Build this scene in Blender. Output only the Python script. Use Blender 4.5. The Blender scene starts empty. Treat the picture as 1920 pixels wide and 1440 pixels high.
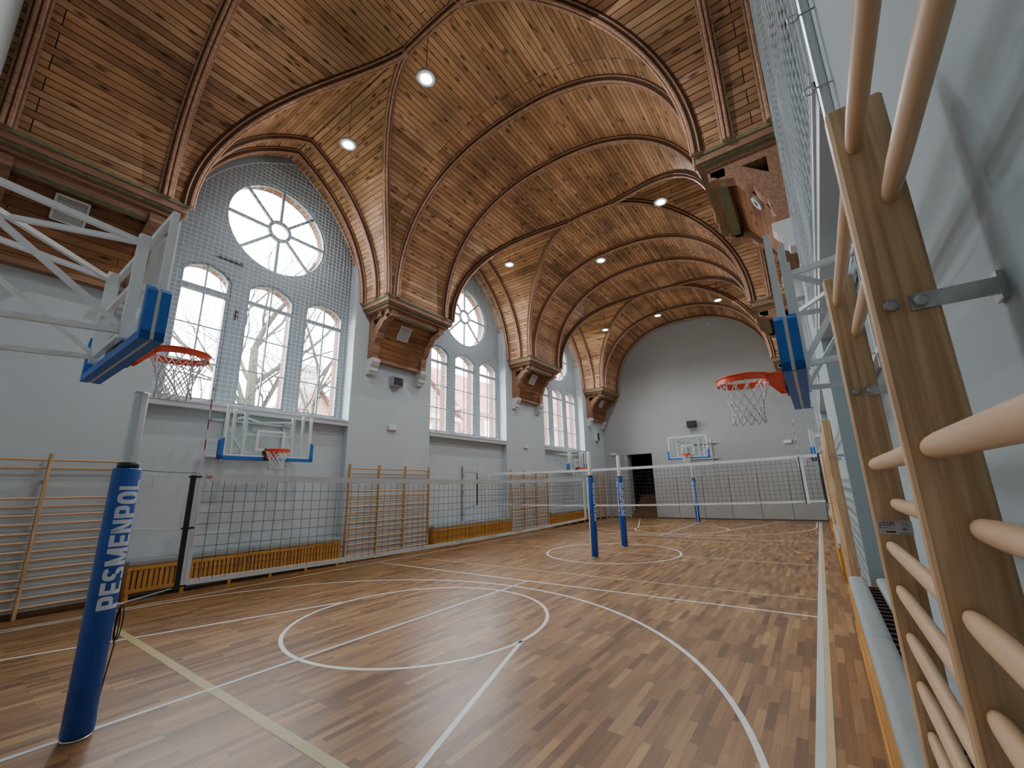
import bpy, math, random
from mathutils import Vector, Matrix
random.seed(7)
PI = math.pi
scn = bpy.context.scene
COL = scn.collection
XA = -5.05                      # hall axis
XL, XR = -10.4, 0.3             # pier faces
Y0, Y1 = -0.4, 23.6             # end walls
BAYS = [4.37, 11.62, 18.87]     # bay centres
PIERS = [0.745, 7.995, 15.245, 22.495]
HN = 2.13                       # niche half width
SPR, CROWN = 7.25, 11.0         # vault spring and crown
mir = lambda x: 2 * XA - x

# ------------------------------------------------------------------ materials
def new_mat(name):
    m = bpy.data.materials.new(name); m.use_nodes = True
    nt = m.node_tree; b = nt.nodes['Principled BSDF']
    return m, nt, b
def N(nt, typ, **kw):
    n = nt.nodes.new(typ)
    for k, v in kw.items(): setattr(n, k, v)
    return n
def rgba(c): return (c[0], c[1], c[2], 1)
def hexc(h):
    h = h.lstrip('#'); v = [int(h[i:i+2], 16) / 255 for i in (0, 2, 4)]
    return tuple(x / 12.92 if x <= .04045 else ((x + .055) / 1.055) ** 2.4 for x in v)
def plain(name, col, rough=.5, metal=0, vary=.08, scale=3.0, spec=.5, stretch=(1, 1, 1), bump=0):
    m, nt, b = new_mat(name)
    b.inputs['Roughness'].default_value = rough; b.inputs['Metallic'].default_value = metal
    b.inputs['Specular IOR Level'].default_value = spec
    tc = N(nt, 'ShaderNodeTexCoord'); mp = N(nt, 'ShaderNodeMapping'); mp.inputs['Scale'].default_value = stretch
    no = N(nt, 'ShaderNodeTexNoise'); no.inputs['Scale'].default_value = scale; no.inputs['Detail'].default_value = 5
    rp = N(nt, 'ShaderNodeValToRGB')
    rp.color_ramp.elements[0].position = .3; rp.color_ramp.elements[1].position = .7
    rp.color_ramp.elements[0].color = rgba([c * (1 - vary) for c in col]); rp.color_ramp.elements[1].color = rgba([min(1, c * (1 + vary)) for c in col])
    L = nt.links.new
    L(tc.outputs['Object'], mp.inputs[0]); L(mp.outputs[0], no.inputs['Vector']); L(no.outputs['Fac'], rp.inputs[0]); L(rp.outputs[0], b.inputs['Base Color'])
    if bump:
        bp = N(nt, 'ShaderNodeBump'); bp.inputs['Strength'].default_value = bump; bp.inputs['Distance'].default_value = .01
        L(no.outputs['Fac'], bp.inputs['Height']); L(bp.outputs[0], b.inputs['Normal'])
    return m
def wood(name, dark, light, rough=.45, axis='Z', scale=1.0, knots=0.0):
    m, nt, b = new_mat(name); L = nt.links.new
    b.inputs['Roughness'].default_value = rough
    tc = N(nt, 'ShaderNodeTexCoord'); mp = N(nt, 'ShaderNodeMapping')
    s = [26 * scale] * 3; s['XYZ'.index(axis)] = 1.3 * scale
    mp.inputs['Scale'].default_value = s
    no = N(nt, 'ShaderNodeTexNoise'); no.inputs['Scale'].default_value = 1; no.inputs['Detail'].default_value = 6; no.inputs['Distortion'].default_value = .6
    rp = N(nt, 'ShaderNodeValToRGB'); rp.color_ramp.elements[0].position = .3; rp.color_ramp.elements[1].position = .72
    rp.color_ramp.elements[0].color = rgba(dark); rp.color_ramp.elements[1].color = rgba(light)
    L(tc.outputs['Object'], mp.inputs[0]); L(mp.outputs[0], no.inputs['Vector']); L(no.outputs['Fac'], rp.inputs[0]); L(rp.outputs[0], b.inputs['Base Color'])
    return m
def planks(name, width, length, cols, mortar, rough=.6, gap=.006, knots=True, patch=.35, uv=True, swap=False, grain=.35, bump=.3):
    """boards running along u, coursed along v"""
    m, nt, b = new_mat(name); L = nt.links.new
    b.inputs['Roughness'].default_value = rough
    if uv: b.inputs['Specular IOR Level'].default_value = .18
    tc = N(nt, 'ShaderNodeTexCoord')
    src = tc.outputs['UV' if uv else 'Object']
    if swap:
        mp0 = N(nt, 'ShaderNodeMapping'); mp0.inputs['Rotation'].default_value = (0, 0, PI / 2)
        L(src, mp0.inputs[0]); src = mp0.outputs[0]
    br = N(nt, 'ShaderNodeTexBrick'); br.offset = .37; br.offset_frequency = 3; br.squash = 1
    br.inputs['Scale'].default_value = 1; br.inputs['Brick Width'].default_value = length; br.inputs['Row Height'].default_value = width
    br.inputs['Mortar Size'].default_value = gap; br.inputs['Mortar Smooth'].default_value = .2; br.inputs['Bias'].default_value = 0
    br.inputs['Color1'].default_value = (0, 0, 0, 1); br.inputs['Color2'].default_value = (1, 1, 1, 1); br.inputs['Mortar'].default_value = (.5, .5, .5, 1)
    L(src, br.inputs['Vector'])
    rp = N(nt, 'ShaderNodeValToRGB'); e = rp.color_ramp.elements
    e[0].position = 0; e[0].color = rgba(cols[0]); e[1].position = 1; e[1].color = rgba(cols[-1])
    for i, c in enumerate(cols[1:-1]):
        x = e.new((i + 1) / (len(cols) - 1)); x.color = rgba(c)
    L(br.outputs['Color'], rp.inputs[0])
    # grain
    mp = N(nt, 'ShaderNodeMapping'); mp.inputs['Scale'].default_value = (1.5, 40, 40); L(src, mp.inputs[0])
    g = N(nt, 'ShaderNodeTexNoise'); g.inputs['Scale'].default_value = 1; g.inputs['Detail'].default_value = 4; g.inputs['Distortion'].default_value = .4
    L(mp.outputs[0], g.inputs['Vector'])
    gm = N(nt, 'ShaderNodeMapRange'); gm.inputs[1].default_value = .25; gm.inputs[2].default_value = .75; gm.inputs[3].default_value = 1 - grain; gm.inputs[4].default_value = 1 + grain * .6
    L(g.outputs['Fac'], gm.inputs[0])
    mx = N(nt, 'ShaderNodeVectorMath', operation='MULTIPLY'); L(rp.outputs[0], mx.inputs[0]); L(gm.outputs[0], mx.inputs[1])
    out = mx.outputs[0]
    # large weathering
    w = N(nt, 'ShaderNodeTexNoise'); w.inputs['Scale'].default_value = .7; w.inputs['Detail'].default_value = 5; L(src, w.inputs['Vector'])
    wm = N(nt, 'ShaderNodeMapRange'); wm.inputs[1].default_value = .35; wm.inputs[2].default_value = .62; wm.inputs[3].default_value = 1 - patch; wm.inputs[4].default_value = 1.08
    L(w.outputs['Fac'], wm.inputs[0])
    m2 = N(nt, 'ShaderNodeVectorMath', operation='MULTIPLY'); L(out, m2.inputs[0]); L(wm.outputs[0], m2.inputs[1]); out = m2.outputs[0]
    if knots:
        mk = N(nt, 'ShaderNodeMapping'); mk.inputs['Scale'].default_value = (2.2, 6.5, 6.5); L(src, mk.inputs[0])
        vo = N(nt, 'ShaderNodeTexVoronoi'); vo.inputs['Scale'].default_value = 1; L(mk.outputs[0], vo.inputs['Vector'])
        km = N(nt, 'ShaderNodeMapRange'); km.inputs[1].default_value = .10; km.inputs[2].default_value = .26; km.inputs[3].default_value = .30; km.inputs[4].default_value = 1
        L(vo.outputs['Distance'], km.inputs[0])
        m3 = N(nt, 'ShaderNodeVectorMath', operation='MULTIPLY'); L(out, m3.inputs[0]); L(km.outputs[0], m3.inputs[1]); out = m3.outputs[0]
    mm = N(nt, 'ShaderNodeMix', data_type='RGBA'); L(br.outputs['Fac'], mm.inputs[0]); L(out, mm.inputs[6]); mm.inputs[7].default_value = rgba(mortar)
    L(mm.outputs[2], b.inputs['Base Color'])
    if bump:
        bp = N(nt, 'ShaderNodeBump'); bp.inputs['Strength'].default_value = bump; bp.inputs['Distance'].default_value = .01; bp.invert = True
        L(br.outputs['Fac'], bp.inputs['Height']); L(bp.outputs[0], b.inputs['Normal'])
    return m
def bricks(name, c1, c2, mortar, w=.25, h=.077, gap=.012, vertical=True):
    m, nt, b = new_mat(name); L = nt.links.new
    b.inputs['Roughness'].default_value = .9
    tc = N(nt, 'ShaderNodeTexCoord'); sp = N(nt, 'ShaderNodeSeparateXYZ'); cb = N(nt, 'ShaderNodeCombineXYZ'); ad = N(nt, 'ShaderNodeMath', operation='ADD')
    L(tc.outputs['Object'], sp.inputs[0]); L(sp.outputs[0], ad.inputs[0]); L(sp.outputs[1], ad.inputs[1]); L(ad.outputs[0], cb.inputs[0]); L(sp.outputs[2], cb.inputs[1])
    br = N(nt, 'ShaderNodeTexBrick'); br.inputs['Scale'].default_value = 1; br.inputs['Brick Width'].default_value = w; br.inputs['Row Height'].default_value = h; br.inputs['Mortar Size'].default_value = gap
    br.inputs['Color1'].default_value = rgba(c1); br.inputs['Color2'].default_value = rgba(c2); br.inputs['Mortar'].default_value = rgba(mortar)
    L(cb.outputs[0], br.inputs['Vector']); L(br.outputs['Color'], b.inputs['Base Color'])
    return m
def glass(name, alpha=.08, tint=(1, 1, 1), rough=0.02):
    m = bpy.data.materials.new(name); m.use_nodes = True; nt = m.node_tree; nt.nodes.clear(); L = nt.links.new
    o = N(nt, 'ShaderNodeOutputMaterial'); mx = N(nt, 'ShaderNodeMixShader'); t = N(nt, 'ShaderNodeBsdfTransparent'); g = N(nt, 'ShaderNodeBsdfGlossy')
    t.inputs[0].default_value = rgba(tint); g.inputs['Roughness'].default_value = rough
    lw = N(nt, 'ShaderNodeLayerWeight'); lw.inputs[0].default_value = .5
    pw = N(nt, 'ShaderNodeMath', operation='POWER'); pw.inputs[1].default_value = 5
    ad = N(nt, 'ShaderNodeMath', operation='MULTIPLY_ADD'); ad.inputs[1].default_value = .6; ad.inputs[2].default_value = alpha * .5; ad.use_clamp = True
    L(lw.outputs['Facing'], pw.inputs[0]); L(pw.outputs[0], ad.inputs[0]); L(ad.outputs[0], mx.inputs[0]); L(t.outputs[0], mx.inputs[1]); L(g.outputs[0], mx.inputs[2]); L(mx.outputs[0], o.inputs[0])
    return m
def emissive(name, col, strength):
    m, nt, b = new_mat(name)
    b.inputs['Base Color'].default_value = rgba(col); b.inputs['Emission Color'].default_value = rgba(col); b.inputs['Emission Strength'].default_value = strength
    return m

M = {}
M['wall'] = plain('grey_plaster_lightened', (.50, .565, .60), .75, vary=.03, scale=1.2)  # same plaster as the window wall, lightened to imitate light on the lower wall
M['wall_win'] = plain('grey_plaster_window_shaded', (.235, .275, .305), .75, vary=.03, scale=1.2)  # same plaster again, shade of the window wall put into the colour
M['wall_dark'] = plain('grey_plaster_dado', (.30, .31, .31), .75, vary=.03)
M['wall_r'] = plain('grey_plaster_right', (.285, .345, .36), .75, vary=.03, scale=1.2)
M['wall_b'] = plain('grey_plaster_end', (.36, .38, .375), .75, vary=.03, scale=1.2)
M['white'] = plain('white_paint', (.74, .76, .77), .4, vary=.02)
M['sill'] = plain('sill_paint', (.52, .55, .57), .5, vary=.03)
M['frame'] = plain('window_frame_paint', (.20, .235, .27), .45, vary=.02)
M['stone'] = plain('white_stone', (.62, .63, .62), .7, vary=.05)
M['ceil'] = planks('ceiling_boards', .125, 6.5, [hexc('#b08463'), hexc('#d09c74'), hexc('#e0ac80'), hexc('#e9bb93'), hexc('#c69069')], hexc('#150a05'), rough=.55, gap=.0075, patch=.42)
M['rib'] = wood('rib_timber', hexc('#a47a60'), hexc('#d6aa8a'), .5, 'Y', .8)
M['rib_dark'] = plain('rib_painted_shadow', hexc('#5c3c29'), .6, vary=.2)  # shadow lines along the ribs painted as a darker colour
M['corbel'] = wood('corbel_timber', hexc('#7b5641'), hexc('#ab8063'), .6, 'Y', 1.1)
M['green'] = plain('old_green_paint', hexc('#7d7c5c'), .7, vary=.25, scale=9)
M['panel'] = planks('corbel_boards', .15, 2.2, [hexc('#7d523a'), hexc('#a4754f'), hexc('#8e6043')], hexc('#1c0d06'), rough=.6, gap=.005, patch=.45)
M['floor'] = planks('oak_parquet', .068, .46, [hexc('#63442a'), hexc('#87623d'), hexc('#98724a'), hexc('#775534'), hexc('#a98357')], hexc('#553a24'), rough=.38, gap=.0009, knots=False, patch=.12, uv=False, swap=True, grain=.22, bump=0)
M['bar'] = wood('beech_upright', hexc('#a57f58'), hexc('#e0bd93'), .42, 'Z', 1.8)
M['rung'] = wood('beech_rung', hexc('#c09a76'), hexc('#dcbf9e'), .4, 'Y', .8)
M['pine'] = wood('varnished_pine', hexc('#a8702c'), hexc('#cf9a4a'), .4, 'Z', .7)
M['pine_y'] = wood('varnished_pine_rail', hexc('#a8702c'), hexc('#cf9a4a'), .4, 'Y', .7)
M['padgrey'] = plain('grey_leatherette', (.27, .295, .295), .55, vary=.04)
M['mat'] = plain('grey_mat_vinyl', (.345, .345, .325), .55, vary=.05)
M['blue'] = plain('blue_vinyl', (.008, .075, .36), .4, vary=.08, scale=6)
M['bluefoam'] = plain('blue_foam', (.01, .13, .50), .5, vary=.05)
M['letter'] = plain('white_print', (.62, .70, .82), .45, vary=.02)
M['steel'] = plain('brushed_steel', (.55, .56, .58), .3, 1, vary=.08, scale=20)
M['zinc'] = plain('zinc_plate', (.42, .43, .43), .38, .85, vary=.45, scale=16)
M['alu'] = plain('aluminium_pole', (.62, .64, .66), .35, .8, vary=.04)
M['orange'] = plain('orange_enamel', (.85, .095, .025), .35, vary=.05)
M['red'] = plain('red_enamel', (.45, .02, .03), .4, vary=.05)
M['cord'] = plain('white_cord', (.72, .74, .74), .7, vary=.05)
M['netcord'] = plain('pale_net_cord', (.74, .78, .82), .8, vary=.04)
M['black'] = plain('black_cord', (.012, .014, .016), .6, vary=.1)
M['blackplastic'] = plain('black_plastic', (.015, .015, .017), .4, vary=.1)
M['tape'] = plain('white_tape', (.70, .74, .77), .6, vary=.03)
M['greybox'] = plain('grey_plastic', (.30, .32, .34), .45, vary=.04)
M['darkglass'] = plain('dark_lens', (.05, .06, .08), .12, vary=.05)
M['boxwhite'] = plain('white_plastic', (.62, .63, .61), .45, vary=.02)
M['lampglass'] = emissive('lamp_diffuser', (.9, .87, .80), .07)
M['lampbody'] = plain('lamp_body', (.25, .25, .25), .4, .3)
M['glass'] = glass('window_glass', .05)
M['acryl'] = glass('board_glass', .06, (.95, .98, .97))
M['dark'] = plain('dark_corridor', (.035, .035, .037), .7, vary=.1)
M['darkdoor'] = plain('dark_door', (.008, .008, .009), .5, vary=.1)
M['step'] = wood('step_wood', hexc('#5f4431'), hexc('#7a5b43'), .6, 'X', .6)
M['maroon'] = plain('maroon_slat', (.05, .016, .014), .5, vary=.1)
M['brick'] = bricks('red_brick', (.15, .038, .02), (.22, .07, .04), (.24, .21, .19))
M['brick_far'] = bricks('far_brick', (.24, .105, .075), (.30, .15, .11), (.30, .23, .20), .3, .09, .012)
M['tiles'] = planks('roof_tiles', .32, .25, [(.30, .12, .095), (.36, .16, .13), (.26, .10, .08)], (.15, .07, .06), rough=.9, gap=.03, knots=False, patch=.2, bump=0)
M['bark'] = plain('bark', (.040, .043, .026), .9, vary=.35, scale=4)
M['twig'] = plain('twig', (.022, .019, .017), .9, vary=.2)
M['farglass'] = plain('far_window', (.45, .58, .62), .2, vary=.1)
M['farstone'] = plain('far_stone', (.4, .37, .34), .9, vary=.1)
M['grass'] = plain('winter_lawn', (.10, .11, .06), 1, vary=.3, scale=1)
M['line_white'] = plain('line_white', (.68, .70, .70), .4, vary=.03)
M['line_grey'] = plain('line_greyblue', (.50, .57, .60), .4, vary=.03)
M['line_beige'] = plain('line_beige', (.52, .42, .25), .4, vary=.04)
M['line_olive'] = plain('line_olive', (.40, .33, .16), .4, vary=.04)
M['sticker'] = plain('sticker_paper', (.55, .52, .53), .5, vary=.03)
M['ink'] = plain('ink', (.02, .02, .022), .6, vary=.05)
M['inkred'] = plain('ink_red', (.16, .012, .016), .6, vary=.05)
M['logored'] = plain('logo_red', (.5, .02, .06), .6, vary=.05)

# ------------------------------------------------------------------ mesh helpers
class MB:
    def __init__(s): s.v = []; s.f = []; s.m = []; s.uv = None
    def add(s, vs, fs, mi=0):
        o = len(s.v); s.v += [tuple(v) for v in vs]; s.f += [tuple(i + o for i in f) for f in fs]; s.m += [mi] * len(fs); return s
    def box(s, x0, x1, y0, y1, z0, z1, mi=0):
        return s.add([(x0, y0, z0), (x1, y0, z0), (x1, y1, z0), (x0, y1, z0), (x0, y0, z1), (x1, y0, z1), (x1, y1, z1), (x0, y1, z1)],
                     [(0, 3, 2, 1), (4, 5, 6, 7), (0, 1, 5, 4), (1, 2, 6, 5), (2, 3, 7, 6), (3, 0, 4, 7)], mi)
    def cbox(s, x0, x1, y0, y1, z0, z1, c=.006, mi=0):
        # box with chamfered edges
        P = []
        for k, (z, i) in enumerate(((z0, c), (z0 + c, 0), (z1 - c, 0), (z1, c))):
            P.append([(x0 + i, y0 + i + (c if not i else 0), z), (x0 + i + (c if not i else 0), y0 + i, z), (x1 - i - (c if not i else 0), y0 + i, z), (x1 - i, y0 + i + (c if not i else 0), z),
                      (x1 - i, y1 - i - (c if not i else 0), z), (x1 - i - (c if not i else 0), y1 - i, z), (x0 + i + (c if not i else 0), y1 - i, z), (x0 + i, y1 - i - (c if not i else 0), z)])
        vs = [p for r in P for p in r]; fs = [tuple(range(7, -1, -1)), tuple(range(24, 32))]
        for r in range(3):
            for k in range(8):
                fs.append((r * 8 + k, r * 8 + (k + 1) % 8, r * 8 + 8 + (k + 1) % 8, r * 8 + 8 + k))
        return s.add(vs, fs, mi)
    def bar(s, p, q, w, h=None, up=(0, 0, 1), mi=0):
        p = Vector(p); q = Vector(q); h = h or w; t = (q - p).normalized(); u = Vector(up)
        if abs(t.dot(u)) > .98: u = Vector((1, 0, 0))
        a = t.cross(u).normalized() * (w / 2); b = a.cross(t).normalized() * (h / 2)
        vs = [p - a - b, p + a - b, p + a + b, p - a + b, q - a - b, q + a - b, q + a + b, q - a + b]
        return s.add(vs, [(0, 3, 2, 1), (4, 5, 6, 7), (0, 1, 5, 4), (1, 2, 6, 5), (2, 3, 7, 6), (3, 0, 4, 7)], mi)
    def tube(s, pts, r, n=6, closed=False, mi=0):
        pts = [Vector(p) for p in pts]; k = len(pts); vs = []; fs = []; rr = r if isinstance(r, (list, tuple)) else [r] * k
        prev = None
        for i, p in enumerate(pts):
            if closed: t = pts[(i + 1) % k] - pts[i - 1]
            else: t = pts[min(i + 1, k - 1)] - pts[max(i - 1, 0)]
            t = t.normalized() if t.length > 1e-9 else Vector((0, 0, 1))
            if prev is None:
                u = Vector((0, 0, 1)) if abs(t.z) < .9 else Vector((1, 0, 0))
            else: u = prev
            a = (u - t * u.dot(t)); a = a.normalized() if a.length > 1e-6 else t.orthogonal().normalized()
            prev = a; b = t.cross(a)
            vs += [p + (a * math.cos(2 * PI * j / n) + b * math.sin(2 * PI * j / n)) * rr[i] for j in range(n)]
        for i in range(k if closed else k - 1):
            i2 = (i + 1) % k
            fs += [(i * n + j, i * n + (j + 1) % n, i2 * n + (j + 1) % n, i2 * n + j) for j in range(n)]
        if not closed and n > 3: fs += [tuple(range(n - 1, -1, -1)), tuple(range((k - 1) * n, k * n))]
        return s.add(vs, fs, mi)
    def lathe(s, prof, c=(0, 0, 0), n=24, mi=0):
        vs = []; fs = []; k = len(prof)
        for r, z in prof:
            vs += [(c[0] + r * math.cos(2 * PI * j / n), c[1] + r * math.sin(2 * PI * j / n), c[2] + z) for j in range(n)]
        for i in range(k - 1):
            fs += [(i * n + j, i * n + (j + 1) % n, (i + 1) * n + (j + 1) % n, (i + 1) * n + j) for j in range(n)]
        fs += [tuple(range(n - 1, -1, -1)), tuple(range((k - 1) * n, k * n))]
        return s.add(vs, fs, mi)
    def prism(s, poly, a0, a1, f, mi=0):
        # poly: list of 2D points; f(u,v,a) -> 3D
        n = len(poly)
        vs = [f(u, v, a0) for u, v in poly] + [f(u, v, a1) for u, v in poly]
        return s.add(vs, [tuple(range(n - 1, -1, -1)), tuple(range(n, 2 * n))] + [(i, (i + 1) % n, n + (i + 1) % n, n + i) for i in range(n)], mi)
    def sweep(s, path, norms, prof, mi=0, dark=()):
        k = len(path); n = len(prof); vs = []
        for i in range(k):
            t = (path[min(i + 1, k - 1)] - path[max(i - 1, 0)]).normalized()
            nn = norms[i] - t * norms[i].dot(t); nn.normalize(); b = t.cross(nn)
            vs += [path[i] + b * u + nn * v for u, v in prof]
        fs = []
        for i in range(k - 1):
            fs += [(i * n + j, i * n + (j + 1) % n, (i + 1) * n + (j + 1) % n, (i + 1) * n + j) for j in range(n)]
        s.add(vs, fs, mi)
        if dark:
            for i in range(k - 1):
                for j in dark: s.m[-len(fs) + i * n + j] = 1
        return s.add(vs, [tuple(range(n)), tuple(range((k - 1) * n, k * n))], mi)
    def mesh(s, name, mats, smooth=False, off=(0, 0, 0)):
        me = bpy.data.meshes.new(name)
        vs = s.v if off == (0, 0, 0) else [(a - off[0], b - off[1], c - off[2]) for a, b, c in s.v]
        me.from_pydata(vs, [], s.f)
        for m in (mats if isinstance(mats, (list, tuple)) else [mats]): me.materials.append(M[m] if isinstance(m, str) else m)
        me.polygons.foreach_set('material_index', s.m)
        if smooth: me.polygons.foreach_set('use_smooth', [True] * len(s.f))
        if s.uv is not None:
            l = me.uv_layers.new(name='UVMap')
            l.data.foreach_set('uv', [c for uv in s.uv for c in uv])
        me.update()
        return me
def link(name, data, parent=None, loc=None):
    o = bpy.data.objects.new(name, data); COL.objects.link(o)
    if parent is not None: o.parent = parent
    if loc is not None: o.location = loc
    return o
def smooth_by_angle(me, ang=.6):
    try: me.set_sharp_from_angle(angle=ang)
    except Exception: pass
def obj(name, mb, mats, parent=None, loc=None, smooth=False, off=(0, 0, 0)):
    me = mb.mesh(name, mats, smooth, off) if isinstance(mb, MB) else mb
    if smooth: smooth_by_angle(me)
    return link(name, me, parent, loc)
def tag(o, label=None, cat=None, group=None, kind=None):
    if label: o['label'] = label
    if cat: o['category'] = cat
    if group: o['group'] = group
    if kind: o['kind'] = kind
    return o
def thing(name, label, cat, loc=(0, 0, 0), rz=0, group=None):
    o = bpy.data.objects.new(name, None); COL.objects.link(o); o.empty_display_size = .1
    o.location = loc; o.rotation_euler = (0, 0, rz)
    return tag(o, label, cat, group)
def struct(name, mb, mats, parent=None, smooth=False, label=None):
    o = obj(name, mb, mats, parent, smooth=smooth)
    if parent is None: o['kind'] = 'structure'
    if label: o['label'] = label
    return o
CACHE = {}
def cached(key, fn):
    if key not in CACHE: CACHE[key] = fn()
    return CACHE[key]
def curve_slab(loops, thick):
    """filled 2D outline with holes, extruded: returns verts, faces in (u,v,w), w in [-thick/2, thick/2]"""
    cu = bpy.data.curves.new('tmp', 'CURVE'); cu.dimensions = '2D'; cu.fill_mode = 'BOTH'; cu.extrude = thick / 2
    for lp in loops:
        sp = cu.splines.new('POLY'); sp.points.add(len(lp) - 1)
        for p, (u, v) in zip(sp.points, lp): p.co = (u, v, 0, 1)
        sp.use_cyclic_u = True
    o = bpy.data.objects.new('tmp', cu); COL.objects.link(o)
    dg = bpy.context.evaluated_depsgraph_get(); me = bpy.data.meshes.new_from_object(o.evaluated_get(dg))
    vs = [tuple(v.co) for v in me.vertices]; fs = [tuple(p.vertices) for p in me.polygons]
    bpy.data.objects.remove(o); bpy.data.curves.remove(cu); bpy.data.meshes.remove(me)
    return vs, fs
def text_mesh(s, bold=0.0, res=4):
    cu = bpy.data.curves.new('tmp', 'FONT'); cu.body = s; cu.offset = bold; cu.resolution_u = res; cu.space_character = 1.06
    o = bpy.data.objects.new('tmp', cu); COL.objects.link(o)
    dg = bpy.context.evaluated_depsgraph_get(); me = bpy.data.meshes.new_from_object(o.evaluated_get(dg))
    vs = [tuple(v.co) for v in me.vertices]; fs = [tuple(p.vertices) for p in me.polygons]
    bpy.data.objects.remove(o); bpy.data.curves.remove(cu); bpy.data.meshes.remove(me)
    x0 = min(v[0] for v in vs); x1 = max(v[0] for v in vs); y0 = min(v[1] for v in vs); y1 = max(v[1] for v in vs)
    return [((v[0] - x0) / (x1 - x0), (v[1] - y0) / (y1 - y0)) for v in vs], fs

def block_letter(ch):
    """heavy condensed capital in the unit square: list of (verts, faces)"""
    t = .34; h = .19                                     # stem and arm thickness
    out = []
    def r(x0, x1, y0, y1): out.append(([(x0, y0), (x1, y0), (x1, y1), (x0, y1)], [(0, 1, 2, 3)]))
    def ringarc(cx, cy, rx, ry, tx, ty, a0, a1, n=14):
        vs = []
        for i in range(n + 1):
            a = math.radians(a0 + (a1 - a0) * i / n)
            ce = lambda q, e: math.copysign(abs(q) ** e, q)
            c, s_ = ce(math.cos(a), .7), ce(math.sin(a), .7)
            vs += [(cx + rx * c, cy + ry * s_), (cx + (rx - tx) * c, cy + (ry - ty) * s_)]
        out.append((vs, [(2 * i, 2 * i + 2, 2 * i + 3, 2 * i + 1) for i in range(n)]))
    if ch == 'L': r(0, t, 0, 1); r(t, 1, 0, h)
    elif ch == 'E': r(0, t, 0, 1); r(t, 1, 0, h); r(t, .92, .5 - h / 2, .5 + h / 2); r(t, 1, 1 - h, 1)
    elif ch == 'P':
        r(0, t, 0, 1); r(t, .6, 1 - h * .9, 1); r(t, .6, .40, .40 + h * .9); ringarc(.6, .70, .40, .30, t, h * .9, -90, 90)
    elif ch == 'O': ringarc(.5, .5, .5, .5, t, h, 0, 360, 40)
    elif ch == 'N': r(0, .3, 0, 1); r(.7, 1, 0, 1); out.append(([(.0, 1), (.3, 1), (1, 0), (.7, 0)], [(0, 3, 2, 1)]))
    elif ch == 'M':
        r(0, .24, 0, 1); r(.76, 1, 0, 1)
        out.append(([(.0, 1), (.27, 1), (.60, .05), (.40, .05)], [(0, 3, 2, 1)])); out.append(([(.73, 1), (1, 1), (.60, .05), (.40, .05)], [(0, 3, 2, 1)]))
    elif ch == 'S':
        ringarc(.5, .735, .5, .265, t, h * .92, 15, 270, 22); ringarc(.5, .265, .5, .265, t, h * .92, -165, 90, 22)
    return out

# ------------------------------------------------------------------ vault profile
A_, B_, PN = 4.2, CROWN - SPR, 2.25
def barrel(t):                       # t in [0,PI]: 0 = left spring
    c = math.cos(t); s_ = math.sin(t)
    return XA - A_ * math.copysign(abs(c) ** (2 / PN), c), SPR + B_ * abs(s_) ** (2 / PN)
def barrel_dx(z):                    # |x - XA| on the barrel at height z
    h = min(1, max(0, (z - SPR) / B_)); return A_ * (1 - h ** PN) ** (1 / PN)
JDX = .75
ZJ = SPR + B_ * (1 - (JDX / A_) ** PN) ** (1 / PN)
LW = 2.35                            # lunette half width at spring
LH = ZJ - SPR
LC = (LH ** 2 - LW ** 2) / (2 * LW); LR = LW + LC
def lun_half(z):
    h = min(LH, max(0, z - SPR)); return math.sqrt(max(0, LR ** 2 - h ** 2)) - LC
def lun_z(d):                        # height of the lunette at offset d from the bay centre
    return SPR + math.sqrt(max(0, LR ** 2 - (d + LC) ** 2))

# ------------------------------------------------------------------ floor with court lines
fl = MB(); fl.box(XL - .45, XR + .45, Y0 - .05, Y1 + .05, -.12, 0)
ZL = .0012
def lstrip(p, q, w, mi, z=ZL):
    p = Vector((*p, z)); q = Vector((*q, z)); t = (q - p).normalized(); n = Vector((-t.y, t.x, 0)) * (w / 2)
    fl.add([p - n, q - n, q + n, p + n], [(0, 1, 2, 3)], mi)
def larc(c, r, a0, a1, w, mi, n=72, z=ZL):
    vs = []
    for i in range(n + 1):
        a = a0 + (a1 - a0) * i / n
        vs += [(c[0] + (r - w / 2) * math.cos(a), c[1] + (r - w / 2) * math.sin(a), z), (c[0] + (r + w / 2) * math.cos(a), c[1] + (r + w / 2) * math.sin(a), z)]
    fl.add(vs, [(2 * i, 2 * i + 1, 2 * i + 3, 2 * i + 2) if a1 > a0 else (2 * i, 2 * i + 2, 2 * i + 3, 2 * i + 1) for i in range(n)], mi)
CX, CY = -4.93, 11.28
W, G, BE, OL = 1, 2, 3, 4
for s in (1, -1):
    yy = lambda y: CY + s * (y - CY)
    c3 = (CX, yy(2.07)); R3 = 4.56
    if s == 1: larc(c3, R3, 0, PI, .05, W, 96)
    else: larc(c3, R3, PI, 2 * PI, .05, W, 96)
    for sx in (-1, 1): lstrip((CX + sx * R3, yy(2.07)), (CX + sx * R3, yy(-.3)), .05, W)
    fc = (CX, yy(4.47)); larc(fc, 1.775, 0, 2 * PI, .05, W, 96)
    lstrip((CX - 1.775, yy(4.40)), (CX - 3.36, yy(-.3)), .05, W)
    lstrip((CX + 1.775, yy(4.40)), (CX + 3.36, yy(-.3)), .05, W)
    lstrip((CX, yy(-.35)), (CX, yy(7.1)), .05, G, ZL + .0006)
    lstrip((-9.52, yy(7.12)), (-.3, yy(7.12)), .045, W)
    lstrip((-9.6, yy(8.1)), (-.3, yy(8.1)), .04, BE)
    lstrip((-9.6, yy(1.89)), (-.25, yy(1.89)), .085, OL, ZL + .0003)
lstrip((-9.6, CY), (-.3, CY), .045, BE)
larc((CX, 11.2), 1.775, 0, 2 * PI, .05, W, 96)
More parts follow.
